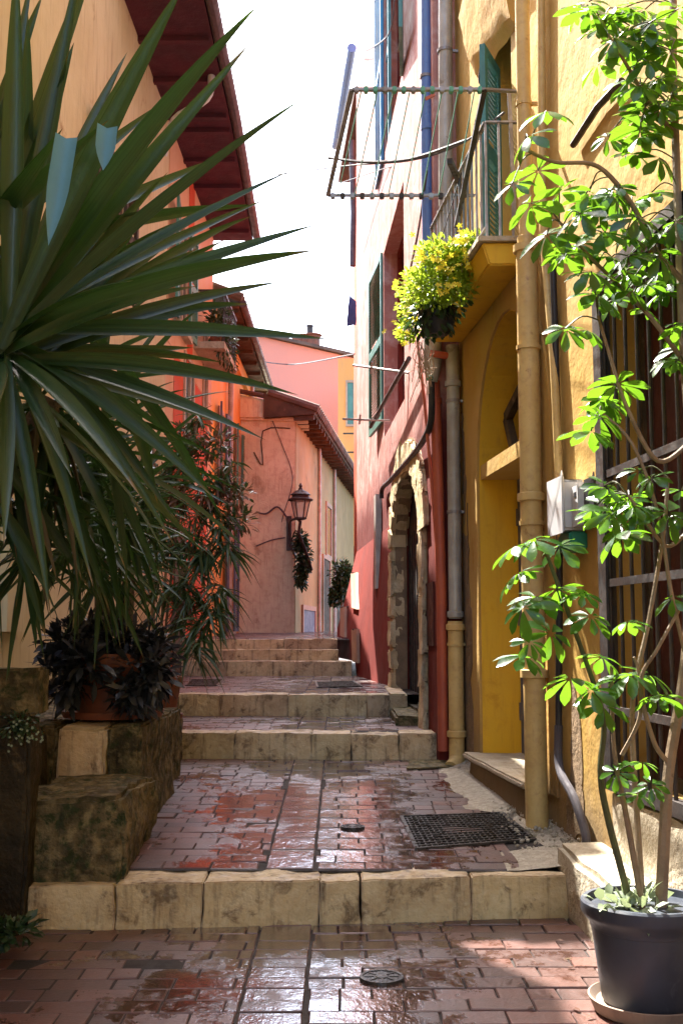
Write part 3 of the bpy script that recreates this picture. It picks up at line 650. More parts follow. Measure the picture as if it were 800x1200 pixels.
# ============================================================ RED HOUSE
rh = thing('red_house', 'tall dark red house with stone arched door and green shutters', 'house', (0.8, 12, 0.5))
fr_ = wframe(RED)
AY0, AY1 = 9.22, 11.6
NY0, NY1 = 10.6, 12.75     # window niche
nz0, nz1 = 3.55, 5.75
RY0, RY1 = 8.45, 17.5
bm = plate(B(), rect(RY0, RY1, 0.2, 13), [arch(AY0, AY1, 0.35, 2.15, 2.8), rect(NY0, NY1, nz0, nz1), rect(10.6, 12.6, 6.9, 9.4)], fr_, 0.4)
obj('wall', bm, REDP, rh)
# return facing us at the near end + far end
bm = B(); x0 = wx(RED, RY0); box(bm, (x0+0.003, 8.452, 0.15), (1.6, 9.2, 13)); obj('corner_pier', bm, REDDEEP, rh)
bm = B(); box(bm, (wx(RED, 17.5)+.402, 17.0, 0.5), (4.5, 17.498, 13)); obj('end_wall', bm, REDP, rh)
# niche lining
for (a, b, c_, d_) in ((NY0, NY1, nz0, nz1), (10.6, 12.6, 6.9, 9.4)):
    w = obj('window', plate(B(), rect(a, b, c_, d_), [rect(a+.12, b-.12, c_+.1, d_-.1)], lambda u, v, n: fr_(u, v, n-0.16), 0.06), REDDEEP, rh)
    obj('pane', plate(B(), rect(a+.1, b-.1, c_+.08, d_-.08), [], lambda u, v, n: fr_(u, v, n-0.2), 0.01), PANE, w)
    bm = B(); m = (a+b)/2; bar(bm, fr_(m, c_+.1, -0.17), fr_(m, d_-.1, -0.17), 0.05); 
    bar(bm, fr_(a+.1, (c_+d_)/2, -0.17), fr_(b-.1, (c_+d_)/2, -0.17), 0.04); obj('mullion', bm, PALEWOOD, w)
# battered base growing towards the far corner
bm = B(); n = 14; rows = []
for i in range(n+1):
    Y = 11.9+(17.55-11.9)*i/n; k = max(0, (Y-11.9)/5.6)
    gz = 0.45 if Y < 15 else 0.9
    xo = wx(RED, Y); e = 0.32*k+0.006
    rows.append([bm.verts.new(v) for v in ((xo+.3, Y, gz), (xo-e, Y, gz), (xo-e*0.93, Y, 1.35), (xo-e*0.45, Y, 1.95), (xo-0.004, Y, 2.45+.1*k), (xo+.3, Y, 2.5))])
for a, b in zip(rows, rows[1:]):
    for k in range(5): bm.faces.new((a[k], a[k+1], b[k+1], b[k]))
bm.faces.new(rows[0]); bm.faces.new(rows[-1][::-1]); bmesh.ops.recalc_face_normals(bm, faces=bm.faces)
obj('battered_base', bm, REDDEEP, rh, smooth='auto')
# stone surround: voussoirs and jamb stones
ar = obj('stone_surround', plate(B(), arch(AY0-.2, AY1+.36, 0.36, 2.15, 3.12), [arch(AY0+.03, AY1-.03, 0.361, 2.15, 2.77)], lambda u, v, n: fr_(u, v, n+0.002), 0.12), RENDER, rh)
def archstone(u0, u1, v0, v1, seed, prr=0.05, depth=0.16):
    bm = plate(B(), rect(u0, u1, v0, v1), [], lambda u, v, n: fr_(u, v, n+prr), depth)
    bmesh.ops.bevel(bm, geom=bm.edges[:], offset=0.022, segments=2, affect='EDGES'); rough(bm, 0.02, 6, 3, seed); return bm
z = 0.4; i = 0
while z < 2.1:
    h = rnd.uniform(0.2, 0.36); j = rnd.uniform(0.28, 0.4)
    obj('stone', archstone(AY1-.03, AY1+j, z, min(z+h, 2.15), i), ARCHSTONE, ar, smooth='auto')
    obj('stone', archstone(AY0-j*0.55, AY0+.03, z, min(z+h, 2.15), i+50), ARCHSTONE, ar, smooth='auto')
    z += h+0.008; i += 1
NV = 11; cc = (AY0+AY1)/2; aa = (AY1-AY0)/2
for k in range(NV):
    t0 = math.pi*(k+0.03)/NV; t1 = math.pi*(k+0.97)/NV
    P = lambda t, s: (cc+(aa-.03+s)*math.cos(t), 2.15+(0.62+s)*math.sin(t))
    o2 = 0.32+rnd.uniform(-.03, .04)
    bm = plate(B(), [P(t0, 0), P(t0, o2), P(t1, o2), P(t1, 0)], [], lambda u, v, n: fr_(u, v, n+0.05), 0.18)
    bmesh.ops.bevel(bm, geom=bm.edges[:], offset=0.02, segments=2, affect='EDGES'); rough(bm, 0.014, 6, 3, 80+k)
    obj('stone', bm, ARCHSTONE, ar, smooth='auto')
dr = obj('door', plate(B(), arch(AY0, AY1, 0.36, 2.15, 2.78), [], lambda u, v, n: fr_(u, v, n-0.14), 0.06), DOORW, rh)
bm = B()
for k in range(12): bar(bm, fr_(AY0+.1+k*.19, 0.4, -.137), fr_(AY0+.1+k*.19, 2.3, -.137), 0.012, 0.012)
obj('plank_ridge', bm, DOORW, dr)
bm = plate(B(), rect(AY0+.02, AY1-.02, 0.5, 0.62), [], lambda u, v, n: fr_(u, v, n-0.02), 0.3); obj('threshold', bm, DARKSTONE, rh)
obj('threshold_block', block((.45, 9.3, .45), (wx(RED, 9.4)-.0, 11.2, .6), .02, .012, 44, 5, 4), OLDSTONE, rh, smooth='auto')
obj('threshold_block', block((.44, 10.45, .5), (wx(RED, 10.6)-.0, 12.0, .722), .015, .01, 45, 5, 4), STONE, rh, smooth='auto')
hx = plate(B(), rect(8.62, 9.05, onw(RED, 507, 757).z, onw(RED, 507, 682).z), [], lambda u, v, n: fr_(u, v, n+0.012), 0.011); obj('hatch', hx, BRICKRED, rh)
# shutters
shutter(rh, (wx(RED, 12.85)-.01, 12.85), (0.36, 13.9), 3.75, 5.8, GREENP)
shutter(rh, (wx(RED, 10.62)-.01, 10.62), (wx(RED, 10.62)-.07, 9.7), 6.85, 9.4, GREENP)
for xx, yy in ((441, 12.6), (450, 12.3)):
    a = at(xx+6, 0, yy); shutter(rh, (a.x, yy), (at(xx, 0, yy+.5).x, yy+.9), 6.85, 9.4, BLUEP if xx < 445 else TEAL)
# pale plaster patch near arch
# gutter beyond
g0 = at(416, 60, 18); g1 = at(395, 165, 21.3)
far = thing('far_house', 'narrow orange red house with blue gutter just beyond the red house', 'house', (2, 19, 1))
bm = B(); hexa(bm, [(0.32, 17.6, 0.8), (4, 17.6, 0.8), (4, 23, 0.8), (0.25, 22.2, 0.8)], [(0.32, 17.6, 10.2), (4, 17.6, 10.2), (4, 23, 10.2), (0.25, 22.2, 10.2)])
obj('wall', bm, SCARLET, far)
bm = B(); hexa(bm, [(g0.x-.02, 17.7, 10.25), (4, 17.7, 10.25), (4, 21.5, 10.25), (g1.x+.02, 21.4, 10.25)], [(g0.x-.02, 17.7, 10.35), (4, 17.7, 11.6), (4, 21.5, 11.6), (g1.x+.02, 21.4, 10.35)])
obj('roof', bm, TILE, far)
obj('gutter', tube(B(), [V((g0.x-.06, 17.7, g0.z-.1)), V((g1.x-.04, 21.5, g0.z-.1))], 0.08, 10), PIPEB, far, smooth='auto')
pipe('drainpipe', 'grey rolled pole hanging along the far edge of the red house', 'pipe', [at(412, 165, 17.8), at(414, 250, 17.8), at(413, 312, 17.8)], 0.05, CABLE)
cl = B(); cp = [at(406, 382, 17.75), at(417, 380, 17.75), at(417, 352, 17.75), at(409, 345, 17.75)]
hexa(cl, cp, [c_+V((0, .03, 0)) for c_ in cp]); rough(cl, 0.02, 8, 4, 1)
tag(obj('cloth', cl, CLOTHB, smooth='auto'), 'small dark blue cloth hung at the far edge of the red house', 'cloth')
def onbat(px, py):
    d = ray(px, py); Y = 11.5
    while Y < 17.4:
        q = EYE+d*(Y/d.y); k = max(0, (Y-11.9)/5.6); e = .32*k+.006
        f_ = 1 if q.z < 1.35 else max(0, 1-(q.z-1.35)/1.1)
        if q.x > wx(RED, Y)-e*f_: break
        Y += .01
    return q
# boards screwed on battered base
for (xa, ya, xb, yb, w, lab) in ((403, 745, 407, 712, 5, 'small tilted pale board, leftmost on the red wall foot'), (417, 712, 417, 672, 6, 'upper pale board on the red wall foot'), (418, 775, 418, 738, 6, 'lower pale board on the red wall foot, nearest the steps')):
    A, Bb, Cc, D = onbat(xa-w/2, ya), onbat(xa+w/2, ya+2), onbat(xb+w/2, yb-1), onbat(xb-w/2, yb)
    t = thing('wall_board', lab, 'board', A); off = V((0.03, 0.0, 0)); sh2 = V((-.05, 0, 0)) if xa < 410 else V((-.012, 0, 0))
    bm = B(); hexa(bm, [A-off, Bb-off, Cc-off+sh2, D-off+sh2], [A+off*.3, Bb+off*.3, Cc+off*.3+sh2, D+off*.3+sh2]); obj('panel', bm, PALEWOOD, t)
    obj('screw', tube(B(), [(Cc+D)/2-off*1.6+sh2, (Cc+D)/2+V((.1, 0, 0))], 0.012, 6), IRON, t)
# conduit cover and black hose on red wall
t = thing('conduit_cover', 'long grey metal cable cover left of the stone arch', 'pipe', onw(RED, 447, 690))
u0 = onw(RED, 446, 640).y
obj('cover', plate(B(), rect(u0-.12, u0+.15, onw(RED, 446, 690).z, onw(RED, 446, 580).z), [], lambda u, v, n: fr_(u, v, n+0.07), 0.068), PIPEG, t)
obj('cable_end', tube(B(), [fr_(u0, onw(RED, 446, 690).z, .03), fr_(u0, onw(RED, 446, 705).z, .03), fr_(u0-.1, onw(RED, 446, 712).z, 0.0)], 0.03, 8), BLACKPL, t)
q = smoothpath([at(505, 448, 8.28), at(505, 490, 8.3), at(498, 512, 8.6), onw(RED, 482, 535, -.05), onw(RED, 458, 562, -.05), onw(RED, 448, 572, -.05), onw(RED, 447, 584, -.05)], 6)
tag(obj('hose', tube(B(), q, 0.026, 10), BLACKPL, smooth='auto'), 'black ribbed hose running from the hopper down over the arch', 'hose')
tag(obj('pole', tube(B(), [onw(RED, 479, 420, -.1), at(434, 500, 12.6)], 0.022, 8), IRON, smooth='auto'), 'dark pole slanting from the flower basket to the green shutter foot', 'pole')
for a, b, L_ in (((414, 428), (479, 437), 'white clothes line rod sticking out above the lower one'), ((402, 491), (456, 493), 'lower white clothes line rod by the shutter foot')):
    A = at(a[0], a[1], 11.6); Bq = onw(RED, b[0], b[1], 0)
    t = thing('drying_rod', L_, 'clothes line', Bq); obj('rod', tube(B(), [Bq, A], 0.012, 8), IRONL, t, smooth='auto')
    obj('crossbar', tube(B(), [A.lerp(Bq, .35)+V((0, -.25, .0)), A.lerp(Bq, .35)+V((0, .25, .0))], 0.01, 6), IRONL, t)
# thin cables on the red wall
for k, (pts, lab) in enumerate((([(500, 200), (490, 270), (478, 330), (470, 390)], 'thin pale cable curving past the blue pipe'), ([(462, 0), (455, 40), (432, 58), (421, 60)], 'dark thin cable curving at the top of the red wall'))):
    tag(obj('cable', tube(B(), smoothpath([onw(RED, x, y, -.06) for x, y in pts]), 0.009, 6), CABLE), lab, 'cable')

# ============================================================ CLOTHES RACK
zr = 4.43
def zy(py): # Y where height zr shows at row py
    d = ray(400, py); return (zr-CAMZ)/d.z*d.y
Ya, Yb = zy(105), zy(229)
A = V((at(412, 105, Ya).x, Ya, zr)); Bq = V((at(567, 105, Ya).x, Ya, zr)); D = V((at(384, 229, Yb).x, Yb, zr)); Cq = V((at(545, 229, Yb).x, Yb, zr))
rk = thing('clothes_rack', 'green and grey clothes drying rack jutting from the balcony over the alley', 'clothes rack', (A+Cq)/2)
for pq in ((A, Bq), (D, Cq), (A, D)): obj('frame_bar', bar(B(), pq[0], pq[1], 0.03, 0.014), IRONL, rk)
obj('arm', bar(B(), Bq, V((wx(YEL, Ya)-.05, Ya+.05, zr+.01)), 0.03, 0.012), IRONL, rk)
obj('arm', bar(B(), Bq, V((0.79, 7.4, zr-.35)), 0.03), IRON, rk)
obj('arm', bar(B(), Cq, V((wx(YEL, Yb)-.02, Yb, zr)), 0.03, 0.012), IRONL, rk)
obj('arm', bar(B(), Cq, V((0.7, 6.9, zr-.1)), 0.035), IRON, rk)
for k in range(8):
    t = (k+.6)/8.2; obj('line', tube(B(), [A.lerp(Bq, t), D.lerp(Cq, t)], 0.004, 5), ROPE, rk)
for k in range(14):
    t = (k+.5)/14; bm = B(); c_ = A.lerp(Bq, t); box(bm, c_-V((.012, .02, .02)), c_+V((.012, .02, .014)), 0.004); obj('clip', bm, ROPE if k % 3 else IRONL, rk)
    bm = B(); c_ = D.lerp(Cq, t); box(bm, c_-V((.016, .02, .025)), c_+V((.016, .02, .014)), 0.004); obj('clip', bm, IRON if k % 2 else IRONL, rk)
bm = B(); bar(bm, at(498, 116, 7), at(509, 111, 7), 0.014, 0.02); obj('red_peg', bm, PIPER, rk)
# overhead cables
for pts, lab, r_ in (([(300, 208, 15), (400, 195, 10), (480, 188, 8.5), (540, 168, 7.6), (590, 132, 6.4)], 'thin dark cable crossing under the clothes rack', 0.008),
                 ([(385, 185, 9), (430, 190, 8.6), (482, 186, 8.2), (545, 165, 7.4)], 'heavier sagging cable just below the clothes rack', 0.013),
                 ([(300, 423, 24), (345, 427, 26), (415, 415, 17.6)], 'thin wire crossing in front of the pink house', 0.014),
                 ([(388, 218, 17), (455, 196, 12), (520, 178, 8.5)], 'faint wire slanting up from the red house edge', 0.006)):
    tag(obj('cable', tube(B(), smoothpath([at(*q) for q in pts], 6), r_, 6), CABLE), lab, 'cable')

# ============================================================ FLOWER BASKET
fb = thing('flower_basket', 'hanging basket spilling over with yellow flowers below the balcony rail', 'flower basket', (0.62, 7.2, 3.6))
bx = B(); c0 = at(512, 372, 7.2)
lathe(bx, c0-V((0, 0, .12)), [(0.07, 0), (0.11, 0.05), (0.13, 0.17), (0.14, 0.18)], 20); obj('basket', bx, BLACKPL, fb, smooth='auto')
bm = B()
for (x, y, rx, rz_, n) in ((550, 285, .1, .07, 200), (515, 300, .2, .13, 420), (505, 335, .27, .15, 520), (487, 355, .16, .16, 300), (540, 305, .2, .12, 300), (478, 385, .1, .1, 160), (535, 335, .16, .13, 200)):
    scatter(bm, at(x, y, 7.5 if x < 500 else 6.95), (rx*.9, .15, rz_*.9), int(n*1.9), 0.036, 0.022, 0.2, 0.3)
obj('foliage', bm, LIMEL, fb, smooth='leaf')
bm = B(); scatter(bm, at(505, 372, 7.2), (.17, .16, .14), 300, 0.06, 0.03, -0.4, 0.2); scatter(bm, at(520, 350, 7.1), (.2, .16, .16), 200, 0.06, 0.03, -0.2, 0.2); obj('under_foliage', bm, IVYL, fb, smooth='leaf')
for _ in range(100):
    bm = B()
    x, y = rnd.choice(((500, 292), (535, 290), (482, 335), (478, 365), (520, 310), (545, 315), (477, 385), (525, 340), (545, 280)))
    c_ = at(x+rnd.gauss(0, 9), y+rnd.gauss(0, 9), (7.3 if x < 500 else 6.76)+rnd.uniform(-.06, .1))
    nn = (V((-.2, -1, .4))+rv(.6)).normalized(); a_ = nn.cross(V((0, 0, 1))).normalized(); b_ = nn.cross(a_)
    for k in range(5):
        th = k*math.pi/2.5; leaflet(bm, c_, a_*math.cos(th)+b_*math.sin(th)+nn*.2, nn, 0.024, 0.0135, .15, .25, 3, .6)
    obj('flower', bm, FLOWER, fb, smooth='leaf')
obj('hanger', tube(tube(B(), [c0+V((-.1, 0, .1)), p(7.2, PR-.03, 4.38)], .004, 5), [c0+V((.1, 0, .1)), p(7.2, PR-.03, 4.38)], .004, 5), IRON, fb)
dry = B()
for _ in range(26):
    a = at(rnd.uniform(488, 505), rnd.uniform(395, 415), 8.1)
    tube(dry, smoothpath([a, a+V((rnd.uniform(-.05, .05), 0, -.12)), a+V((rnd.uniform(-.08, .08), 0, -.12-rnd.random()*.28))], 4), .003, 4)
obj('dry_vine', dry, PALEWOOD, fb)

# ============================================================ LEFT HOUSES
fl = wframe(LEF, 1)
def eave(parent, Y0, Y1, z, xo0, xo1, tmat=TILE, smat=SOFFIT, rise=0.9, gut=True):
    bm = B(); x0a, x0b = wx(LEF, Y0)-.02, wx(LEF, Y1)-.02
    hexa(bm, [V((x0a, Y0, z)), V((xo0, Y0, z)), V((xo1, Y1, z)), V((x0b, Y1, z))], [V((x0a, Y0, z+.06)), V((xo0, Y0, z+.06)), V((xo1, Y1, z+.06)), V((x0b, Y1, z+.06))])
    so = obj('soffit', bm, smat, parent)
    Y = Y0+.2
    while Y < Y1-.1:
        bm = B()
        k = (Y-Y0)/(Y1-Y0); xo = xo0+(xo1-xo0)*k
        bar(bm, (wx(LEF, Y), Y, z-.03), (xo-.03, Y, z-.03), 0.08, 0.058); Y += 0.9; obj('rafter', bm, smat, so)
    bm = B(); hexa(bm, [V((-7, Y0, z+rise*2.4)), V((xo0+.04, Y0, z+.064)), V((xo1+.04, Y1, z+.064)), V((-7, Y1, z+rise*2.4))], [V((-7, Y0, z+rise*2.4+.1)), V((xo0+.04, Y0, z+.15)), V((xo1+.04, Y1, z+.15)), V((-7, Y1, z+rise*2.4+.1))])
    rf = obj('roof', bm, tmat, parent)
    Y = Y0; bm = B()
    while Y < Y1:
        k = (Y-Y0)/(Y1-Y0); xo = xo0+(xo1-xo0)*k
        tube(bm, [(xo+.06, Y, z+.15), (xo-.5, Y, z+.15+.22)], 0.075, 8); Y += 0.2
    obj('roof_tile', bm, tmat, rf, smooth='auto')
    if gut: obj('gutter', tube(B(), [V((xo0+.07, Y0, z+.04)), V((xo1+.07, Y1, z+.04))], 0.065, 10), FASCIA, parent, smooth='auto')
def lwin(parent, Y, z, w, h, fm=PALEWOOD, sm=None):
    w_ = obj('window', plate(B(), rect(Y-w/2, Y+w/2, z, z+h), [rect(Y-w/2+.07, Y+w/2-.07, z+.07, z+h-.07)], lambda u, v, n: fl(u, v, n+0.03), 0.05), fm, parent)
    obj('pane', plate(B(), rect(Y-w/2+.06, Y+w/2-.06, z+.06, z+h-.06), [], lambda u, v, n: fl(u, v, n+0.008), 0.006), PANE, w_)
    bm = B(); bar(bm, fl(Y, z+.06, .02), fl(Y, z+h-.06, .02), .04); bar(bm, fl(Y-w/2+.06, z+h*.6, .02), fl(Y+w/2-.06, z+h*.6, .02), .03); obj('mullion', bm, fm, w_)
    obj('sill', plate(B(), rect(Y-w/2-.06, Y+w/2+.06, z-.08, z-.005), [], lambda u, v, n: fl(u, v, n+0.1), 0.098), PALESTONE, w_)
    if sm:
        for s in (-1, 1):
            Yh = Y+s*w/2; shutter(parent, (wx(LEF, Yh)+.06, Yh+s*.02), (wx(LEF, Yh)+.1, Yh+s*w*.5), z, z+h, sm)
ch = thing('cream_house', 'cream plastered house with maroon eaves behind the yucca', 'house', (-2.3, 8, 0))
obj('wall', plate(B(), [(-14, -.1), (13.4, -.1), (13.4, 7.72), (10.3, 7.72), (10.3, 8.9), (-14, 8.9)], [], fl, 0.4), CREAM, ch)  # unseen near top raised to set where its shadow edge falls
eave(ch, 10.3, 13.4, 7.7, -1.4, -1.4)
obj('roof_slope', (lambda b: hexa(b, [V((-7, -14, 11)), V((-2.6, -14, 8.92)), V((-2.2, 10.29, 8.92)), V((-7, 10.29, 11))], [V((-7, -14, 11.1)), V((-2.6, -14, 9.02)), V((-2.2, 10.29, 9.02)), V((-7, 10.29, 11.1))]))(B()), TILE, ch)
obj('pilaster', plate(B(), rect(7.35, 7.75, 1.3, 3.6), [], lambda u, v, n: fl(u, v, n+0.06), 0.059), CREAM, ch)
lwin(ch, 10.2, 4.6, 0.9, 1.3, OLDWOOD, OLDWOOD); lwin(ch, 12.3, 1.9, 0.9, 1.6, PALEWOOD, None)
lwin(ch, 6.5, 3.3, 0.9, 1.2, OLDWOOD, None)
sh_ = thing('scarlet_house', 'bright scarlet house front with small cluttered balcony past the cream house', 'house', (-2.2, 15.5, 0))
obj('wall', plate(B(), rect(13.402, 17.6, .3, 7.72), [], fl, 0.4), PEACH, sh_)
obj('scarlet_front', plate(B(), rect(14.0, 17.2, .72, 4.88), [], lambda u, v, n: fl(u, v, n+.006), .005), SCARLET, sh_)
obj('upper_wall', plate(B(), rect(13.41, 17.58, 4.9, 7.68), [], lambda u, v, n: fl(u, v, n+.006), .005), PEACH, sh_)
obj('painted_band', plate(B(), rect(15.0, 15.5, 4.9, 7.68), [], lambda u, v, n: fl(u, v, n+.012), .005), SCARLET, sh_)
eave(sh_, 13.402, 17.7, 7.7, -1.4, -1.46)
lwin(sh_, 15.2, 3.4, 0.9, 1.7, PALEWOOD, None); lwin(sh_, 16.8, 4.6, 0.5, 1.4, PALEWOOD, None); lwin(sh_, 14.4, 5.3, 0.9, 1.5, PALEWOOD, GREENP)
dd = obj('door', plate(B(), rect(14.2, 15.1, .72, 2.7), [], lambda u, v, n: fl(u, v, n+0.03), 0.029), OLDWOOD, sh_)
bs_ = obj('balcony', plate(B(), rect(15.6, 17.2, 5.35, 5.45), [], lambda u, v, n: fl(u, v, n+.45), .45), PALESTONE, sh_)
bm = B()
for k in range(14): bar(bm, fl(15.62+k*.12, 5.45, .43), fl(15.62+k*.12, 6.2, .43), .015)
bar(bm, fl(15.6, 6.2, .43), fl(17.2, 6.2, .43), .03); bar(bm, fl(15.6, 6.2, .43), fl(15.6, 6.2, 0), .03); obj('railing', bm, IRON, bs_)
for k, (Y, lab) in enumerate(((15.8, 'leafy pot plant on near end of the scarlet house balcony'), (16.3, 'leafy pot plant in the middle of the scarlet house balcony'), (16.9, 'leafy pot plant on far end of the scarlet house balcony'))):
    c_ = fl(Y, 5.45, .3); t = thing('balcony_plant', lab, 'pot plant', c_, 'plants on the small balcony')
    obj('pot', lathe(B(), c_, [(.07, 0), (.1, .2), (.11, .21), (.09, .21)], 16), TERRA, t, smooth='auto')
    bm = B(); scatter(bm, c_+V((0, 0, .4)), (.2, .25, .25), 260, .09, .035, .3, .2); scatter(bm, c_+V((0.1, 0, .05)), (.1, .15, .35), 120, .09, .03, -.6, .2); obj('foliage', bm, IVYL, t, smooth='leaf')
oh = thing('orange_house', 'orange house with grey downpipes before the beige house', 'house', (-2.1, 20, 0))
obj('wall', plate(B(), rect(17.602, 24.6, .8, 6.65), [], fl, 0.4), ORANGE, oh)
eave(oh, 17.72, 24.6, 6.6, -1.68, -1.62, smat=OLDWOOD)
obj('cornice', plate(B(), rect(17.61, 24.6, 6.3, 6.55), [], lambda u, v, n: fl(u, v, n+.08), .079), ORANGE, oh)
for Y, z, w, h, m_ in ((18.8, 3.6, .7, 1.5, BLUEGREY), (21.4, 3.6, .8, 1.6, GREENP), (20.2, 1.3, .9, 2.1, BLUEGREY), (22.6, 1.6, .6, 1.2, None)): lwin(oh, Y, z, w, h, PALEWOOD, m_)
pipe('drainpipe', 'grey downpipe on the orange house, near end', 'drainpipe', [fl(19.6, .8, .08), fl(19.6, 6.5, .08)], .05, PIPEG, [fl(19.6, 3, .08)])
pipe('drainpipe', 'grey downpipe on the orange house, beside the beige house', 'drainpipe', [fl(23.2, .8, .1), fl(23.2, 6.5, .1)], .06, PIPEG, [fl(23.2, 3.5, .1)])
pipe('drainpipe', 'pale pipe bending out under the maroon eaves', 'drainpipe', smoothpath([V((-2.1, 12.6, 6.9)), V((-1.95, 12.4, 7.25)), V((-1.55, 12.2, 7.4)), V((-1.5, 12.2, 7.68))], 5), .04, WHITEM)

# ============================================================ BEIGE HOUSE
bh = thing('beige_house', 'low weathered beige house with curved tiled eave at the alley bend', 'house', (-1.4, 24, 1.2))
Y0 = 22.0
xl, xr = at(293, 740, Y0).x, at(345, 740, Y0).x
zE = at(345, 492, Y0).z; far_ = V((at(414, 580, 35).x, 35, 0))
bm = B(); hexa(bm, [V((xl-.5, Y0, .8)), V((xr, Y0, .8)), V((far_.x, 35, .8)), V((xl-.5, 35, .8))], [V((xl-.5, Y0, zE)), V((xr, Y0, zE)), V((far_.x, 35, zE)), V((xl-.5, 35, zE))])
obj('wall', bm, BEIGE, bh)
def bf(u, v, n): # u along right face 0..13, n outwards
    d = (far_-V((xr, Y0, 0))); L_ = d.length; d.normalize(); nn = V((d.y, -d.x, 0)); return V((xr, Y0, 0))+d*u+nn*n+V((0, 0, v))
obj('side_wall', plate(B(), rect(0.0, 13.0, .9, zE-.01), [], lambda u, v, n: bf(u, v, n+.012), .011), OCHRE, bh)
bm = B(); hexa(bm, [bf(-.3, zE+.002, -.6), bf(-.3, zE+.05, .42), bf(13.2, zE+.05, .42), bf(13.2, zE+.002, -.6)], [bf(-.3, zE+.5, -.6), bf(-.3, zE+.13, .45), bf(13.2, zE+.13, .45), bf(13.2, zE+.5, -.6)])
rf = obj('roof', bm, OLDWOOD, bh)
bm = B()
for k in range(62): tube(bm, [bf(-.28+k*.215, zE+.16, .5), bf(-.28+k*.215, zE+.52, -.5)], .085, 8)
obj('roof_tile', bm, TILE, rf, smooth='auto')
for k in range(28): obj('rafter', bar(B(), bf(-.2+k*.48, zE-.0, -.0), bf(-.2+k*.48, zE+.0, .4), .09, .1), OLDWOOD, rf)
bm = B(); hexa(bm, [V((xl-.5, Y0-.12, zE+.0)), V((xr+.3, Y0-.12, zE-.05)), V((xr+.3, Y0+1, zE-.05)), V((xl-.5, Y0+1, zE+.0))], [V((xl-.5, Y0-.12, zE+.55)), V((xr-.35, Y0-.12, zE+.35)), V((xr-.35, Y0+1, zE+.35)), V((xl-.5, Y0+1, zE+.55))])
bmesh.ops.bevel(bm, geom=bm.edges[:], offset=.05, segments=3, affect='EDGES'); obj('gable_cornice', bm, BEIGE, bh, smooth='auto')
obj('roof_edge', tube(B(), smoothpath([V((xl-.5, Y0-.16, zE+.6)), V((xr-.5, Y0-.16, zE+.42)), V((xr+.1, Y0-.16, zE+.18)), V((xr+.36, Y0-.16, zE-.02))], 5), .05, 8), TILE, bh, smooth='auto')
obj('lower_roof_edge', tube(B(), smoothpath([V((xl+.05, Y0-.02, at(300, 530, Y0).z)), at(308, 545, Y0-.02), at(308, 505, Y0-.02), at(340, 502, Y0-.02)], 3), .013, 6), OLDWOOD, bh)
w_ = obj('window', plate(B(), rect(5.2, 6.4, 3.1, 4.5), [rect(5.3, 6.3, 3.2, 4.4)], lambda u, v, n: bf(u, v, n+.05), .037), PALEWOOD, bh)
obj('pane', plate(B(), rect(5.28, 6.32, 3.18, 4.42), [], lambda u, v, n: bf(u, v, n+.03), .01), PANE, w_)
for (a, b, c_, m_) in ((1.0, 3.0, 1.75, BLUEGREY), (4.6, 6.0, 3.1-.05, OLDWOOD), (7.5, 9.5, 2.9, OLDWOOD)):
    d_ = obj('door', plate(B(), rect(a, b, 1.0, c_), [], lambda u, v, n: bf(u, v, n+.03), .017), m_, bh)
    obj('frame', plate(B(), rect(a-.1, b+.1, 1.0, c_+.1), [rect(a, b, 1.001, c_)], lambda u, v, n: bf(u, v, n+.055), .042), PALEWOOD, d_)
for u in (3.6, 6.9): pipe('drainpipe', 'slim pipe on the shaded side of the beige house, %s' % ('beside the lamp' if u < 5 else 'beyond its window'), 'drainpipe', [bf(u, 1.1, .06), bf(u, zE, .06)], .04, PIPEG)
q = smoothpath([at(318, 490, 21.97), at(330, 520, 21.97), at(343, 560, 21.97), at(333, 600, 21.97), at(330, 612, 21.97)], 5); tag(obj('cable', tube(B(), q, .008, 5), CABLE), 'thin cable hanging down the beige house front', 'cable')
q = smoothpath([at(300, 600, 21.9), at(312, 602, 21.9), at(325, 594, 21.9), at(336, 606, 21.9)], 5); tag(obj('cable', tube(B(), q, .02, 6), CABLE), 'thick crooked cable low across the beige house front', 'cable')
q = smoothpath([at(300, 640, 21.9), at(318, 633, 21.9), at(334, 630, 21.9)], 5); tag(obj('cable', tube(B(), q, .015, 6), CABLE), 'short level cable leading to the lamp bracket', 'cable')

# street lamp
YL = 21.0
c_ = at(352, 607, YL); KL = .66
lp = thing('street_lamp', 'black iron wall lantern on a bracket at the corner of the beige house', 'street lamp', at(345, 640, 21.9))
def hexring(r0, z0, r1, z1, bm): 
    lathe(bm, c_, [(r0*KL, z0*KL), (r1*KL, z1*KL)], 6); return bm
obj('pane', hexring(.16, .02, .27, .5, B()), GLASS, lp)
bm = B()
for k in range(6):
    a = k*math.pi/3; u = V((math.cos(a), math.sin(a), 0)); bar(bm, c_+(u*.165+V((0, 0, .01)))*KL, c_+(u*.275+V((0, 0, .5)))*KL, .02)
lathe(bm, c_, [(a_*KL, b_*KL) for a_, b_ in [(.1, -.06), (.18, -.03), (.18, .015), (.1, .02)]], 6); obj('frame', bm, IRON, lp)
obj('cap', lathe(B(), c_, [(a_*KL, b_*KL) for a_, b_ in [(.36, .5), (.37, .54), (.26, .6), (.24, .66), (.3, .67), (.2, .76), (.07, .82), (.04, .9), (.06, .93), (.01, 1.02)]], 12), IRON, lp, smooth='auto')
bm = tube(B(), [c_+V((0, 0, -.05)), at(350, 625, YL), at(358, 645, YL+.2), at(365, 668, YL+.4)], .03, 8)
tube(bm, smoothpath([at(365, 668, YL+.4), at(345, 650, 21.9), at(339, 615, 21.9), at(347, 608, YL+.3), at(352, 612, YL)], 5), .025, 8)
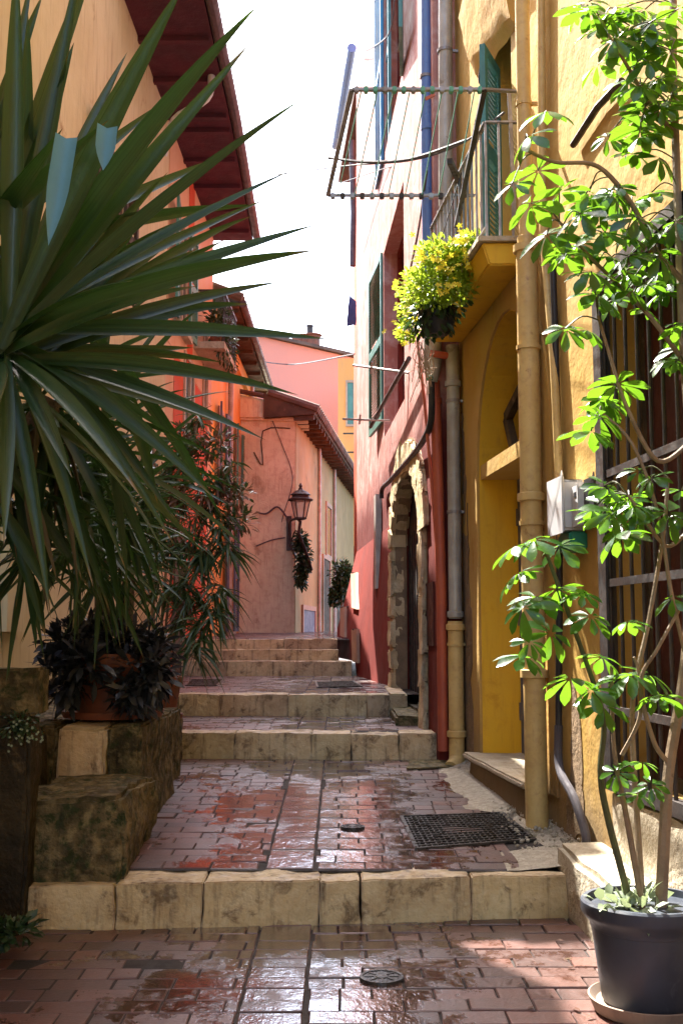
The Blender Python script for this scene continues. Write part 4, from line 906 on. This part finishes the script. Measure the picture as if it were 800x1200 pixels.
tube(bm, smoothpath([at(340, 640, 21.9), at(346, 622, YL+.4), at(352, 632, YL+.2), at(346, 640, YL+.4)], 5), .015, 6)
box(bm, at(338, 645, 21.95)-V((.04, 0, .0)), at(338, 605, 21.99)+V((.06, 0, 0)))
obj('bracket', bm, IRON, lp, smooth='auto')
iv = thing('hanging_ivy', 'dark trailing plant hanging below the wall lantern', 'plant', at(350, 650, 21.6))
bm = B()
for x, y, rx, rz_ in ((353, 635, .14, .2), (355, 655, .16, .3), (353, 675, .1, .25)): scatter(bm, at(x, y, 21.4), (rx, .2, rz_), 380, .1, .05, -.3, .1)
obj('foliage', bm, IVYL, iv, smooth='leaf')
obj('stem', tube(B(), [at(350, 620, 21.6), at(354, 690, 21.5)], .012, 5), BARK, iv)
iv = thing('wall_shrub', 'dark shrub at the far bend of the alley beside the red wall', 'shrub', at(403, 735, 27))
bm = B()
for x, y, rx, rz_ in ((400, 670, .25, .3), (397, 695, .22, .35), (405, 680, .2, .4), (392, 700, .1, .2)): scatter(bm, at(x, y, 26), (rx, .3, rz_), 420, .12, .06, .1, .1)
obj('foliage', bm, IVYL, iv, smooth='leaf'); obj('stem', tube(B(), [at(400, 738, 26), at(400, 680, 26)], .03, 6), BARK, iv)

# ============================================================ PINK + ORANGE FAR HOUSES
pk = thing('pink_house', 'tall pink house with chimneys rising behind the beige house', 'house', (0, 42, 1))
Yp = 42
a0, a1, a2 = at(270, 386, Yp), at(345, 400, Yp), at(425, 422, Yp)
bm = B(); bb = [V((a0.x, Yp, .8)), V((a2.x, Yp, .8)), V((a2.x, Yp+6, .8)), V((a0.x, Yp+6, .8))]
hexa(bm, bb, [V((a0.x, Yp, a0.z)), V((a2.x, Yp, a2.z)), V((a2.x, Yp+6, a2.z)), V((a0.x, Yp+6, a0.z))]); obj('wall', bm, PINK, pk)
rt = obj('roof', bar(B(), V((a0.x, Yp+2.9, a0.z+.07)), V((a2.x+.1, Yp+2.9, a2.z+.07)), 6.2, .12), TILE, pk)
for x, h, w in ((363, 22, .12), (349, 8, .25), (357, 9, .22), (366, 9, .3)):
    b_ = at(x, 402, Yp+1.5); obj('chimney', lathe(B(), b_-V((0, 0, .3)), [(w, 0), (w, .3+h*.03), (w*1.3, .32+h*.03), (w*1.3, .36+h*.03), (w*.5, .38+h*.03)], 12), IRON if w < .2 else TERRA, rt)
of = thing('orange_far_house', 'narrow bright orange house front with pale shuttered window at alley end', 'house', (.5, 37.5, 1))
Yo = 37.5
bm = B(); e0, e1 = at(396, 420, Yo), at(440, 424, Yo); box(bm, (e0.x, Yo, .8), (e1.x+2, Yo+3, e0.z)); obj('wall', bm, ORANGEF, of)
w0, w1 = at(405, 500, Yo), at(416, 446, Yo)
fo = lambda u, v, n: V((u, Yo-n, v))
ww = obj('window', plate(B(), rect(w0.x, w1.x, w0.z, w1.z), [rect(w0.x+.06, w1.x-.06, w0.z+.08, w1.z-.08)], lambda u, v, n: fo(u, v, n+.06), .058), PALEWOOD, of)
obj('pane', plate(B(), rect(w0.x+.05, w1.x-.05, w0.z+.07, w1.z-.07), [], lambda u, v, n: fo(u, v, n+.02), .015), GREENP, ww)
w0, w1 = at(405, 735, Yo), at(420, 640, Yo)
obj('door', plate(B(), arch(w0.x, w1.x+.2, .9, w1.z-.3, w1.z), [], lambda u, v, n: fo(u, v, n+.03), .028), OLDWOOD, of)
for y in (508, 530): obj('rail', tube(B(), [at(402, y, Yo-.3), at(418, y, Yo-.3)], .03, 6), IRON, of)

# ============================================================ LEFT STONEWORK
pl = thing('stone_pillar', 'dark damp stone block wall at the left edge beside the lowest step', 'wall', (-1.8, 5.4, 0))
obj('base', block((-2.32, 4.95, -.05), (-1.37, 5.14, .93), .015, .03, 3, 12, 3), DARKSTONE, pl, smooth='auto')
obj('back_block', block((-2.32, 5.15, -.05), (-1.56, 5.99, .76), .015, .03, 6, 10, 3), DARKSTONE, pl, smooth='auto')
obj('capstone', block((-2.32, 4.99, .935), (-1.35, 5.2, 1.14), .012, .018, 4, 10, 3), OLDSTONE, pl, smooth='auto')
sb = thing('stone_bench', 'mossy stone block with worn flat top beside the first landing', 'stone block', (-1.2, 5.6, .2))
bm = B(); hexa(bm, [V((-1.5, 5.12, .1)), V((-.98, 5.1, .1)), V((-1.0, 6.0, .1)), V((-1.5, 6.0, .1))], [V((-1.5, 5.14, .545)), V((-.99, 5.13, .55)), V((-.97, 6.0, .55)), V((-1.5, 6.0, .55))])
bmesh.ops.bevel(bm, geom=bm.edges[:], offset=.02, segments=2, affect='EDGES'); rough(bm, .04, 4, 12, 7); obj('stone', bm, OLDSTONE, sb, smooth='auto')
lg = thing('stone_ledge', 'low planter ledge of square stones carrying the terracotta pots', 'ledge', (-1.6, 7, .2))
for i, (xa, xb, ya, yb, zt_) in enumerate(((-1.86, -1.52, 6.02, 7.2, .8), (-1.51, -1.25, 6.0, 7.2, .79), (-1.245, -1.06, 6.03, 7.2, .8), (-1.9, -1.12, 7.21, 7.9, .77), (-2.0, -1.2, 7.91, 8.62, .66), (-2.3, -1.87, 6.0, 8.6, .78))):
    obj('stone', block((xa, ya, .15), (xb-.006, yb-.006, zt_), .014, .026, 20+i, 9, 4), OLDSTONE if i != 1 else STONE, lg, smooth='auto')
obj('back_slab', block((-2.35, 8.63, .3), (-1.5, 10.42, .72), .02, .014, 31, 4, 4), OLDSTONE, lg, smooth='auto')

# pots left
def clay(name, label, c_, r, h, saucer=True, mat=TERRA, cat='pot plant', group=None):
    t = thing(name, label, cat, c_, group); z0 = .03 if saucer else 0
    obj('pot', lathe(B(), V(c_)+V((0, 0, z0)), [(r*.68, 0), (r*.72, .005), (r*.93, h*.78), (r*1.04, h*.79), (r*1.06, h), (r*.95, h), (r*.92, h*.9)], 36), mat, t, smooth='auto')
    obj('soil', lathe(B(), V(c_)+V((0, 0, z0+h*.88)), [(r*.9, 0), (r*.5, .015)], 24), SOIL, t)
    if saucer: obj('saucer', lathe(B(), V(c_)+V((0, 0, .002)), [(r*.8, 0), (r*1.0, .006), (r*1.06, .045), (r*1.02, .045), (r*.78, .025)], 36), mat, t, smooth='auto')
    return t
c1 = V((-1.32, 6.5, .805))
yp = clay('potted_succulent', 'big round terracotta pot overgrown with dark purple leaves and a yucca', c1, .28, .34)
bm = B()
for (x, y, Y, rx, rz_, n) in ((85, 760, 6.35, .16, .12, 260), (78, 795, 6.25, .12, .16, 240), (100, 780, 6.2, .12, .1, 160), (165, 790, 6.3, .16, .16, 330), (150, 755, 6.4, .22, .1, 300), (110, 745, 6.45, .2, .08, 200), (180, 770, 6.4, .08, .12, 120), (155, 815, 6.22, .09, .09, 120)):
    scatter(bm, at(x, y, Y), (rx, .16, rz_), n, .11, .04, .1, .3, .35)
obj('foliage', bm, SUCC, yp, smooth='leaf')
bm = B(); tr = [at(118, 800, 6.55), at(120, 700, 6.55), at(112, 630, 6.5), at(105, 600, 6.4)]
tube(bm, smoothpath(tr), .045, 10); tube(bm, smoothpath([at(140, 800, 6.6), at(150, 720, 6.6), at(150, 660, 6.6)]), .035, 10); obj('trunk', bm, TRUNKM, yp, smooth='auto')
def rosette(bm, c_, n, L0, L1, w, el0=-50, el1=85, az=None, ySq=1.0, sag=0.1):
    for k in range(n):
        a = (k*2.399963+rnd.uniform(-.2, .2)) if az is None else rnd.uniform(*az)
        t = (k+.5)/n; el = R(el0+(el1-el0)*t**.8+rnd.uniform(-8, 8)); L = rnd.uniform(L0, L1)
        d = V((math.cos(a)*math.cos(el), math.sin(a)*math.cos(el)*ySq, math.sin(el)))
        base = c_+d*.04+V((0, 0, (t-.5)*.15)); tip = base+d*L
        blade(bm, base, tip, w*rnd.uniform(.8, 1.15), sag, face=(V((0, 0, 1))*.9-d*.3+rv(.5)).normalized(), fold=.3)
bm = B(); rosette(bm, at(105, 600, 6.4), 60, .42, .62, .05, -75, 80, sag=.12); rosette(bm, at(150, 655, 6.6), 50, .35, .55, .04, -75, 75, sag=.12); obj('yucca_foliage', bm, YUCCAL, yp, smooth='leaf')

# palm-like plant in second terracotta pot
c2 = V((at(186, 800, 8.1).x, 8.1, .665))
pp = clay('potted_oleander', 'tall narrow leaved shrub in red terracotta pot beside the second step', c2, .17, .28)
stems = []
bm = B(); tops = [(215, 525, 8.2), (245, 560, 8.0), (232, 490, 8.4), (200, 560, 8.3), (262, 610, 8.0), (225, 700, 7.9), (185, 620, 8.2), (270, 545, 8.1)]
for i, (x, y, Y) in enumerate(tops):
    a = c2+V((rnd.uniform(-.05, .05), 0, .25)); b = at(x, y, Y); mid = a.lerp(b, .5)+V((-.05+rnd.uniform(-.05, .05), 0, .06))
    path = smoothpath([a, mid, b], 8); stems.append(path); tube(bm, path, .011, 6)
obj('stem', bm, BARK, pp, smooth='auto')
bm = B(); bd = B()
def spray(bm, c_, n, L, w, down=.5, rad=.05):
    for k in range(n):
        a = rnd.uniform(0, 2*math.pi); d = V((math.cos(a), math.sin(a), rnd.uniform(-.9, .6))).normalized(); base = c_+rv(rad)
        blade(bm, base, base+d*L*rnd.uniform(.7, 1.1)+V((0, 0, -down*L)), w, .22, 4, .2, face=(V((0, 0, 1))+rv(.6)).normalized())
for path in stems:
    for k in (10, 12, 14, 16): spray(bm if rnd.random() < .8 else bd, path[min(k, len(path)-1)], 26, .17, .02, .5)
for x, y, Y in ((238, 735, 7.8), (255, 690, 7.9), (215, 690, 8), (240, 650, 8), (200, 640, 8.1), (265, 640, 8), (228, 760, 7.7), (190, 690, 8.1), (250, 715, 7.8)):
    spray(bm, at(x, y, Y), 40, .24, .022, .6)
for x, y, Y in ((215, 540, 8.3), (235, 530, 8.3), (255, 520, 8.3), (205, 580, 8.3), (245, 590, 8.2), (275, 580, 8.2), (220, 510, 8.4), (280, 610, 8.1), (260, 570, 8.1), (190, 560, 8.2)):
    scatter(bd, at(x, y, Y), (.13, .15, .1), 70, .07, .022, .2, .2); scatter(bm, at(x, y, Y), (.13, .15, .1), 60, .07, .022, .2, .2)
obj('foliage', bm, PALML, pp, smooth='leaf'); obj('dry_foliage', bd, DRYL, pp, smooth='leaf')

# ============================================================ BIG YUCCA (left foreground)
yc0 = V((-1.55, 3.9, 0))
yu = clay('potted_yucca', 'large yucca with long dark sword leaves filling the left foreground', yc0, .26, .36, mat=TERRA, cat='yucca')
HUB = at(2, 408, 3.35); HUB2 = at(-20, 300, 3.5); HUB3 = at(60, 470, 4.2)
bm = B(); tube(bm, smoothpath([yc0+V((0, 0, .3)), V((-1.55, 3.8, 1.2)), at(-45, 500, 3.5), HUB-V((0, 0, .03))]), .06, 12)
tube(bm, smoothpath([yc0+V((.05, .05, .3)), V((-1.5, 4.0, 1.2)), V((-1.25, 4.15, 1.9)), HUB3]), .05, 12); obj('trunk', bm, TRUNKM, yu, smooth='auto')
bm = B()
L1 = [ # tip px, tip Y, width, sag, hub offset
 (305, 3, 3.0, .10, .06), (295, 48, 3.3, .09, .05), (222, -30, 3.1, .11, .03), (358, 113, 3.0, .095, .07), (345, 198, 3.5, .06, .05),
 (375, 262, 3.3, .075, .07), (372, 293, 3.0, .08, .06), (390, 398, 3.2, .075, .06), (350, 463, 3.1, .07, .08), (312, 516, 3.1, .08, .07), (294, 507, 3.6, .06, .08),
 (250, 583, 3.2, .08, .12), (165, 582, 2.9, .075, .10), (60, 725, 3.0, .06, .12), (5, 640, 2.8, .065, .0), (110, 690, 3.1, .06, .1), (205, 640, 3.4, .06, .1),
 (232, 335, 2.9, .09, .05), (97, -60, 3.5, .085, .0), (20, -60, 3.2, .09, .0), (-60, 40, 3.1, .09, .0),
 (150, 60, 3.9, .08, .05), (330, 330, 3.7, .07, .05), (315, 232, 3.8, .06, .04), (-40, 620, 3.2, .08, 0), (85, 560, 2.9, .07, .05), (280, 440, 3.9, .06, .08)]
for x, y, Y, w, sg in L1:
    base = HUB+V((rnd.uniform(-.03, .03), rnd.uniform(-.05, .05), rnd.uniform(-.04, .05)))
    blade(bm, base, at(x, y, Y), w*.76, sg+rnd.uniform(-.04, .04), 14, .32, face=((EYE-base).normalized()+V((0, 0, .5))+rv(.35)).normalized(), w0=.5)
L2 = [(74, 150, 3.0, .065), (128, 140, 3.05, .06), (125, -90, 3.7, .07), (0, -60, 3.9, .07), (40, -40, 3.9, .06), (190, 120, 3.9, .06), (75, 90, 3.9, .07), (270, 180, 4.1, .06), (300, 240, 4.1, .06), (-30, 100, 3.9, .08)]
for x, y, Y, w in L2:
    base = HUB2+rv(.05); blade(bm, base, at(x, y, Y), w*.85, rnd.uniform(-.02, .06), 12, .28, face=((EYE-base).normalized()+rv(.5)).normalized(), w0=.5)
for _ in range(24):
    base = at(rnd.uniform(-40, 30), rnd.uniform(230, 340), rnd.uniform(3.6, 3.9)); x, y = rnd.uniform(-70, 92), rnd.uniform(-60, 190)
    blade(bm, base, at(x, y, rnd.uniform(3.4, 4.1)), rnd.uniform(.045, .065), rnd.uniform(-.02, .08), 10, .3, face=((EYE-base).normalized()+rv(.6)).normalized(), w0=.5)
for _ in range(22):
    base = HUB+rv(.06)+V((0, .15, 0)); x, y = rnd.uniform(110, 300), rnd.uniform(170, 450)
    blade(bm, base, at(x, y, rnd.uniform(3.6, 4.2)), rnd.uniform(.04, .06), rnd.uniform(.02, .14), 10, .3, face=((EYE-base).normalized()+rv(.6)).normalized(), w0=.5)
rosette(bm, HUB, 8, .5, .8, .05, -60, 30); 
obj('foliage', bm, YUCCAL, yu, smooth='leaf')
bm = B(); rosette(bm, HUB3, 38, .5, .75, .045, -85, 60, sag=.14); rosette(bm, at(-10, 560, 4.3), 40, .45, .7, .04, -85, 60, sag=.14); rosette(bm, at(110, 520, 4.6), 36, .5, .75, .042, -85, 80, sag=.14)
for x, y, Y, n, L in ((60, 560, 4.4, 40, .55), (30, 640, 4.6, 40, .5), (90, 620, 5.0, 50, .55), (150, 600, 5.4, 40, .5), (120, 660, 5.6, 50, .5), (170, 560, 5.6, 30, .5)): rosette(bm, at(x, y, Y), n, L*.6, L, .032, -88, 50, sag=.16)
for x, y, x1, y1, w in ((20, 430, 130, 720, .055), (35, 425, 75, 640, .06), (55, 430, 205, 610, .05), (10, 430, 35, 700, .06), (100, 380, 262, 610, .05), (60, 500, 240, 650, .045), (0, 540, 105, 690, .05), (0, 590, 60, 700, .05), (90, 470, 195, 700, .045), (140, 430, 185, 590, .05), (120, 470, 150, 690, .045), (140, 300, 180, 345, .03)):
    blade(bm, at(x, y, 3.9), at(x1, y1, 3.7+rnd.random()), w, rnd.uniform(.03, .12), 12, .3, face=((EYE-HUB).normalized()+rv(.5)).normalized())
obj('lower_foliage', bm, YUCCAL, yu, smooth='leaf')
# bent-over tips with a blue sky reflection painted into their colour
bm = B()
for k in range(10):
    a = at(rnd.uniform(-10, 70), rnd.uniform(440, 560), rnd.uniform(3.8, 4.3)); blade(bm, a, a+V((rnd.uniform(-.05, .25), rnd.uniform(-.1, .1), -rnd.uniform(.35, .6))), .03, .1, 8, .5, face=rv().normalized())
obj('dead_leaf_skirt', bm, DEADL, yu, smooth='leaf')
SKYLEAF = leafmat('sky_tinted_leaf', (0.07, 0.22, 0.32), (0.08, 0.26, 0.36), (0.1, 0.25, 0.3), .25, .4)
bm = B()
blade(bm, at(78, 160, 2.95), at(57, 288, 2.92), .06, 0, 8, .35, w0=1); blade(bm, at(126, 148, 2.95), at(121, 200, 2.93), .055, 0, 6, .35, w0=1)
obj('folded_tip', bm, SKYLEAF, yu, smooth='leaf')

# ============================================================ POTTED SCHEFFLERA (right foreground)
pc0 = V((at(757, 1100, 3.98).x, 3.98, 0.0))
sc = thing('potted_umbrella_plant', 'tall umbrella plant with bright green leaves in a dark grey plastic pot', 'pot plant', pc0)
r = .215; h = .34
obj('pot', lathe(B(), pc0+V((0, 0, .035)), [(r*.70, 0), (r*.73, .01), (r*.87, h*.72), (r*.885, h*.725), (r*.90, h*.78), (r*.99, h*.84), (r*1.03, h*.88), (r*1.03, h*.98), (r*1.0, h), (r*.93, h), (r*.9, h*.93)], 56), SLATEP, sc, smooth='auto')
obj('saucer', lathe(B(), pc0+V((0, 0, .002)), [(r*.72, 0), (r*.86, .004), (r*.95, .05), (r*.92, .052), (r*.82, .03), (r*.6, .03)], 48), SAUCER, sc, smooth='auto')
obj('soil', lathe(B(), pc0+V((0, 0, .3)), [(r*.88, 0), (r*.4, .02)], 32), SOIL, sc)
tp = pc0+V((0, 0, .31))
def st(pts, r0, r1, mat):
    pa = smoothpath(pts, 6); n = len(pa); rs = [r0+(r1-r0)*i/(n-1) for i in range(n)]
    obj('stem', tube(B(), pa, rs, 8), mat, sc, smooth='auto'); return pa
S = []
S.append(st([tp+V((-.04, 0, 0)), at(712, 960, 3.95), at(703, 905, 3.95), at(707, 855, 3.95), at(701, 819, 3.95), at(665, 717, 3.9), at(644, 660, 3.9), at(635, 633, 3.9)], .013, .006, GREENSTEM))
S.append(st([tp+V((-.01, -.02, 0)), at(734, 960, 3.9), at(719, 879, 3.9), at(716, 780, 3.9)], .012, .006, BARK))
S.append(st([tp+V((.0, .03, 0)), at(746, 960, 4.05), at(740, 840, 4.05), at(748, 780, 4.0), at(758, 735, 4.0), at(776, 630, 4.0), at(782, 560, 4.0)], .012, .007, BARK))
S.append(st([tp+V((.05, 0, 0)), at(779, 960, 3.95), at(784, 894, 3.95), at(803, 770, 3.95), at(812, 600, 4.0), at(800, 400, 4.05), at(794, 250, 4.1), at(788, 60, 4.1), at(790, -80, 4.1)], .022, .014, BARK))
S.append(st([at(783, 894, 3.95), at(765, 868, 3.9), at(750, 800, 3.85), at(770, 760, 3.8), at(795, 715, 3.8)], .009, .006, BARK))
S.append(st([at(728, 885, 3.92), at(749, 840, 3.9), at(748, 790, 3.9), at(742, 770, 3.9)], .008, .005, BARK))
S.append(st([at(800, 330, 4.07), at(765, 290, 4.0), at(740, 240, 3.95), at(700, 195, 3.9), at(650, 190, 3.85), at(615, 175, 3.85)], .012, .006, BARK))
S.append(st([at(798, 420, 4.05), at(760, 370, 4.0), at(720, 330, 4.0), at(690, 300, 3.95), at(655, 260, 3.9)], .01, .005, BARK))
S.append(st([at(806, 520, 4.02), at(770, 540, 3.95), at(735, 480, 3.9), at(715, 420, 3.9), at(700, 370, 3.9)], .01, .005, BARK))
S.append(st([at(792, 160, 4.1), at(760, 120, 4.0), at(730, 70, 3.95), at(705, 30, 3.95)], .01, .005, BARK))
S.append(st([at(808, 620, 4.0), at(780, 640, 3.95), at(750, 600, 3.9), at(735, 580, 3.9)], .008, .005, BARK))
S.append(st([at(803, 770, 3.95), at(785, 690, 3.9), at(770, 600, 3.9), at(740, 520, 3.9), at(700, 480, 3.9)], .008, .005, BARK))
allp = [q for pa in S for q in pa[len(pa)//3:]]
fol = B(); NPET = [0]
def umb(px, py, Y, rad=.12, tilt=None, n=None):
    c_ = at(px, py, Y); n = n or rnd.choice((7, 8, 8, 9))
    nn = (V((0, 0, 1))+(tilt or V((rnd.uniform(-.8, .6), rnd.uniform(-1.3, .5), 0)))).normalized()
    near = min(allp, key=lambda q: (q-c_).length)
    if (near-c_).length > .05 and NPET[0] < 100: NPET[0] += 1; obj('petiole', tube(B(), smoothpath([near, near.lerp(c_, .5)+V((0, 0, .03)), c_], 4), .0028, 5), GREENSTEM, sc)
    a_ = nn.cross(V((.3, 1, .2))).normalized(); b_ = nn.cross(a_); ph = rnd.random()*6
    for k in range(n):
        th = ph+k*2*math.pi/n+rnd.uniform(-.1, .1); d = a_*math.cos(th)+b_*math.sin(th)-nn*rnd.uniform(.1, .45)
        L = rad*rnd.uniform(.8, 1.1); leaflet(fol, c_+d*.012, d, nn, L, L*rnd.uniform(.4, .5), rnd.uniform(.1, .35), .2, 6, .7)
TOPC = [(640, 130, 3.8), (618, 160, 3.8), (600, 215, 3.8), (622, 238, 3.7), (690, 12, 3.9), (720, 45, 3.85), (700, 75, 3.9), (750, 100, 3.9), (765, 25, 3.9), (785, 60, 3.95), (750, 150, 3.95), (772, 185, 3.95),
 (655, 225, 3.85), (680, 250, 3.8), (705, 272, 3.85), (722, 228, 3.9), (660, 300, 3.85), (640, 275, 3.9), (692, 318, 3.8), (745, 255, 3.85), (772, 300, 3.9), (662, 385, 3.85), (700, 345, 3.85), (735, 300, 3.85),
 (730, 10, 4.0), (780, 120, 4.0), (740, 340, 4.0), (702, 488, 3.8), (692, 505, 3.85), (722, 450, 3.9), (790, 260, 3.9), (745, 180, 4.05),
 (715, 300, 3.95), (680, 285, 4.0), (725, 265, 4.05), (800, 380, 3.9), (775, 90, 4.1), (738, 60, 4.1), (710, 235, 4.0), (630, 200, 3.95), (690, 225, 3.95), (795, 10, 3.8)]
LOWC = [(602, 640, 3.85), (625, 632, 3.8), (655, 640, 3.9), (605, 672, 3.8), (612, 712, 3.75), (628, 700, 3.85), (652, 690, 3.85), (682, 695, 3.8), (692, 722, 3.85), (620, 752, 3.8), (645, 742, 3.85), (614, 768, 3.8), (735, 728, 3.85), (705, 770, 3.9),
 (667, 795, 3.8), (692, 808, 3.75), (706, 826, 3.8), (738, 790, 3.85), (770, 815, 3.8), (788, 700, 3.8), (752, 893, 3.9), (762, 920, 3.9), (722, 905, 3.85), (748, 932, 3.85),
 (742, 592, 3.85), (762, 560, 3.85), (725, 625, 3.8), (782, 600, 3.85), (716, 600, 3.85), (760, 790, 3.95), (790, 820, 3.85),]
for x, y, Y in TOPC: umb(x, y, Y, rnd.uniform(.08, .12))
for _ in range(46):
    x, y = rnd.choice(((700, 250), (740, 280), (770, 240), (680, 270), (780, 150), (760, 60), (720, 40), (730, 230), (780, 90), (740, 120), (690, 20), (780, 20)))
    umb(x+rnd.gauss(0, 16), y+rnd.gauss(0, 22), rnd.uniform(3.9, 4.2), rnd.uniform(.065, .1))
for _ in range(34):
    x, y = rnd.choice(((700, 340), (735, 320), (770, 350), (790, 390), (720, 400), (700, 470), (785, 440), (750, 575), (780, 600), (725, 590), (715, 615)))
    umb(x+rnd.gauss(0, 13), y+rnd.gauss(0, 16), rnd.uniform(3.95, 4.2), rnd.uniform(.06, .095))
for x, y, Y in LOWC: umb(x, y, Y, rnd.uniform(.07, .11) if y < 860 else .06)
obj('foliage', fol, SCHEF, sc, smooth='leaf')
bm = B(); scatter(bm, pc0+V((-.05, -.03, .36)), (.15, .13, .05), 110, .06, .035, .3, .1, .2); obj('ground_cover', bm, SILVERL, sc, smooth='leaf')
obj('tie', tube(B(), smoothpath([tp+V((.02, -.03, .03)), tp+V((.09, -.06, .0)), tp+V((.2, -.05, .01))]), .004, 6), GREENPL, sc)

# ============================================================ DRAINS, GRATES
def quadpts(ps, dz): return [ong(x, y)+V((0, 0, dz)) for x, y in ps]
def grate(label, ps, nb, w=.012, thick=.012, rim=.02):
    a, b, c_, d_ = quadpts(ps, .006)
    t = thing('drain_grate', label, 'grate', (a+c_)/2, 'iron grates in the paving')
    bm = B()
    for p0, p1 in ((a, b), (b, c_), (c_, d_), (d_, a)): bar(bm, p0, p1, rim, thick)
    obj('frame', bm, GRATEM, t)
    bm = B()
    for k in range(1, nb):
        u = k/nb; bar(bm, a.lerp(d_, u), b.lerp(c_, u), w, thick*.8)
    for k in range(1, 22):
        u = k/22; bar(bm, a.lerp(b, u)+V((0, 0, -.002)), d_.lerp(c_, u)+V((0, 0, -.002)), w*.6, thick*.6)
    obj('bars', bm, GRATEM, t)
    bm = B(); hexa(bm, [v+V((0, 0, -.008)) for v in (a, b, c_, d_)], [v+V((0, 0, -.0045)) for v in (a, b, c_, d_)]); obj('pit_shade', bm, BLACKPL, t)  # flat black sheet paints the dark of an open pit
grate('large square iron grate in the first landing near the yellow pipe', [(488, 996), (626, 985), (588, 954), (470, 958)], 14)
grate('flat iron grate on the third landing, close to the red wall', [(372, 806), (424, 805), (414, 799), (370, 800)], 8)
grate('flat iron grate on the third landing, close to the terracotta pots', [(218, 804), (254, 804), (262, 797), (224, 797)], 8)
bm_t = quadpts([(476, 903), (540, 900), (545, 892), (480, 893)], .006)
t = thing('drain_cover', 'narrow stone plank at the outlet of the corner downpipe', 'drain', bm_t[0]); bm = B(); hexa(bm, bm_t, [v+V((0, 0, .01)) for v in bm_t]); obj('slab', bm, OLDSTONE, t)
for (x, y, r, lab) in ((447, 1147, .083, 'round iron drain cover in the lower paving'), (413, 970, .066, 'round iron drain cover in the middle of the first landing')):
    c_ = ong(x, y); c_.z = ground(c_.x, c_.y)+.004
    t = thing('drain_cover', lab, 'drain', c_, 'round drain covers')
    obj('rim', lathe(B(), c_, [(r, -.01), (r, .006), (r*.86, .006), (r*.86, .001)], 32), GRATEM, t)
    obj('lid', lathe(B(), c_, [(r*.84, -.01), (r*.84, .003), (r*.3, .003), (r*.28, .006), (r*.1, .006)], 32), GRATEM, t)
    bm = B()
    for k in range(8):
        a = k*math.pi/4; u = V((math.cos(a), math.sin(a), 0)); bar(bm, c_+u*r*.35+V((0, 0, .004)), c_+u*r*.78+V((0, 0, .004)), .006, .004)
    obj('ridge', bm, GRATEM, t)
bm = B()
for _ in range(46):
    x, Y = rnd.choice(((rnd.uniform(.4, 1.0), rnd.uniform(3.5, 4.9)), (rnd.uniform(-1.3, -.6), rnd.uniform(3.9, 5.0)), (rnd.uniform(-.9, .8), rnd.uniform(5.5, 8.4))))
    th = rnd.random()*6.3; leaflet(bm, V((x, Y, ground(x, Y)+.012)), V((math.cos(th), math.sin(th), .05)), V((rnd.uniform(-.3, .3), rnd.uniform(-.3, .3), 1)), rnd.uniform(.025, .05), rnd.uniform(.012, .02), .1, .25, 4)
tag(obj('fallen_leaves', bm, DRYL, smooth='leaf'), 'scattered dry fallen leaves on the brick paving', 'leaves', kind='stuff')
# small white flowers of a trailing plant on the dark wall
tf = thing('trailing_plant', 'sprinkle of tiny white flowers on dark trailing leaves on the pillar', 'plant', at(28, 860, 4.9))
bm = B(); scatter(bm, at(25, 850, 4.9), (.1, .05, .06), 160, .03, .015, -.4, .1); scatter(bm, at(10, 1090, 4.6), (.12, .1, .05), 200, .05, .025, .3, .1); obj('foliage', bm, IVYL, tf, smooth='leaf')
for _ in range(34):
    bm = B(); c_ = at(rnd.gauss(28, 13), rnd.gauss(858, 9), 4.85)
    for k in range(5): th = k*1.257; leaflet(bm, c_, V((math.cos(th), -.2, math.sin(th))), V((0, -1, 0)), .007, .006, 0, 0, 2)
    bmesh.ops.remove_doubles(bm, verts=bm.verts, dist=.0008); obj('flower', bm, SILVERL, tf, smooth='leaf')

# ============================================================ LIGHT, WORLD, CAMERA
sd = V((-.265, .54, .80)).normalized()
el = math.asin(sd.z); az = math.atan2(sd.x, sd.y)
w = bpy.data.worlds.new('World'); bpy.context.scene.world = w; w.use_nodes = True
t = w.node_tree; bg = t.nodes['Background']; sk = t.nodes.new('ShaderNodeTexSky'); sk.sky_type = 'NISHITA'; sk.sun_disc = False
sk.sun_elevation = el; sk.sun_rotation = az; sk.air_density = 1.0; sk.dust_density = 3.0; sk.ozone_density = 1.0
t.links.new(sk.outputs[0], bg.inputs[0]); bg.inputs[1].default_value = 0.15
l = bpy.data.lights.new('sun', 'SUN'); l.energy = 4.2; l.angle = R(0.5); l.color = (1, .95, .86)
lo = bpy.data.objects.new('sun', l); C.objects.link(lo); lo.rotation_euler = sd.to_track_quat('Z', 'Y').to_euler()
cam = bpy.data.cameras.new('camera'); cam.sensor_fit = 'VERTICAL'; cam.sensor_height = 36; cam.lens = 39.0; cam.clip_end = 500; cam.clip_start = .05
co = bpy.data.objects.new('camera', cam); C.objects.link(co); co.location = EYE; co.rotation_euler = (R(90)+TH, 0, 0)
sc_ = bpy.context.scene; sc_.camera = co
sc_.view_settings.view_transform = 'Standard'; sc_.view_settings.look = 'None'; sc_.view_settings.gamma = 1; sc_.view_settings.use_curve_mapping = False
sc_.view_settings.exposure = 2.7
sc_.cycles.use_denoising = True; sc_.cycles.max_bounces = 8; sc_.cycles.diffuse_bounces = 6; sc_.cycles.sample_clamp_indirect = 8
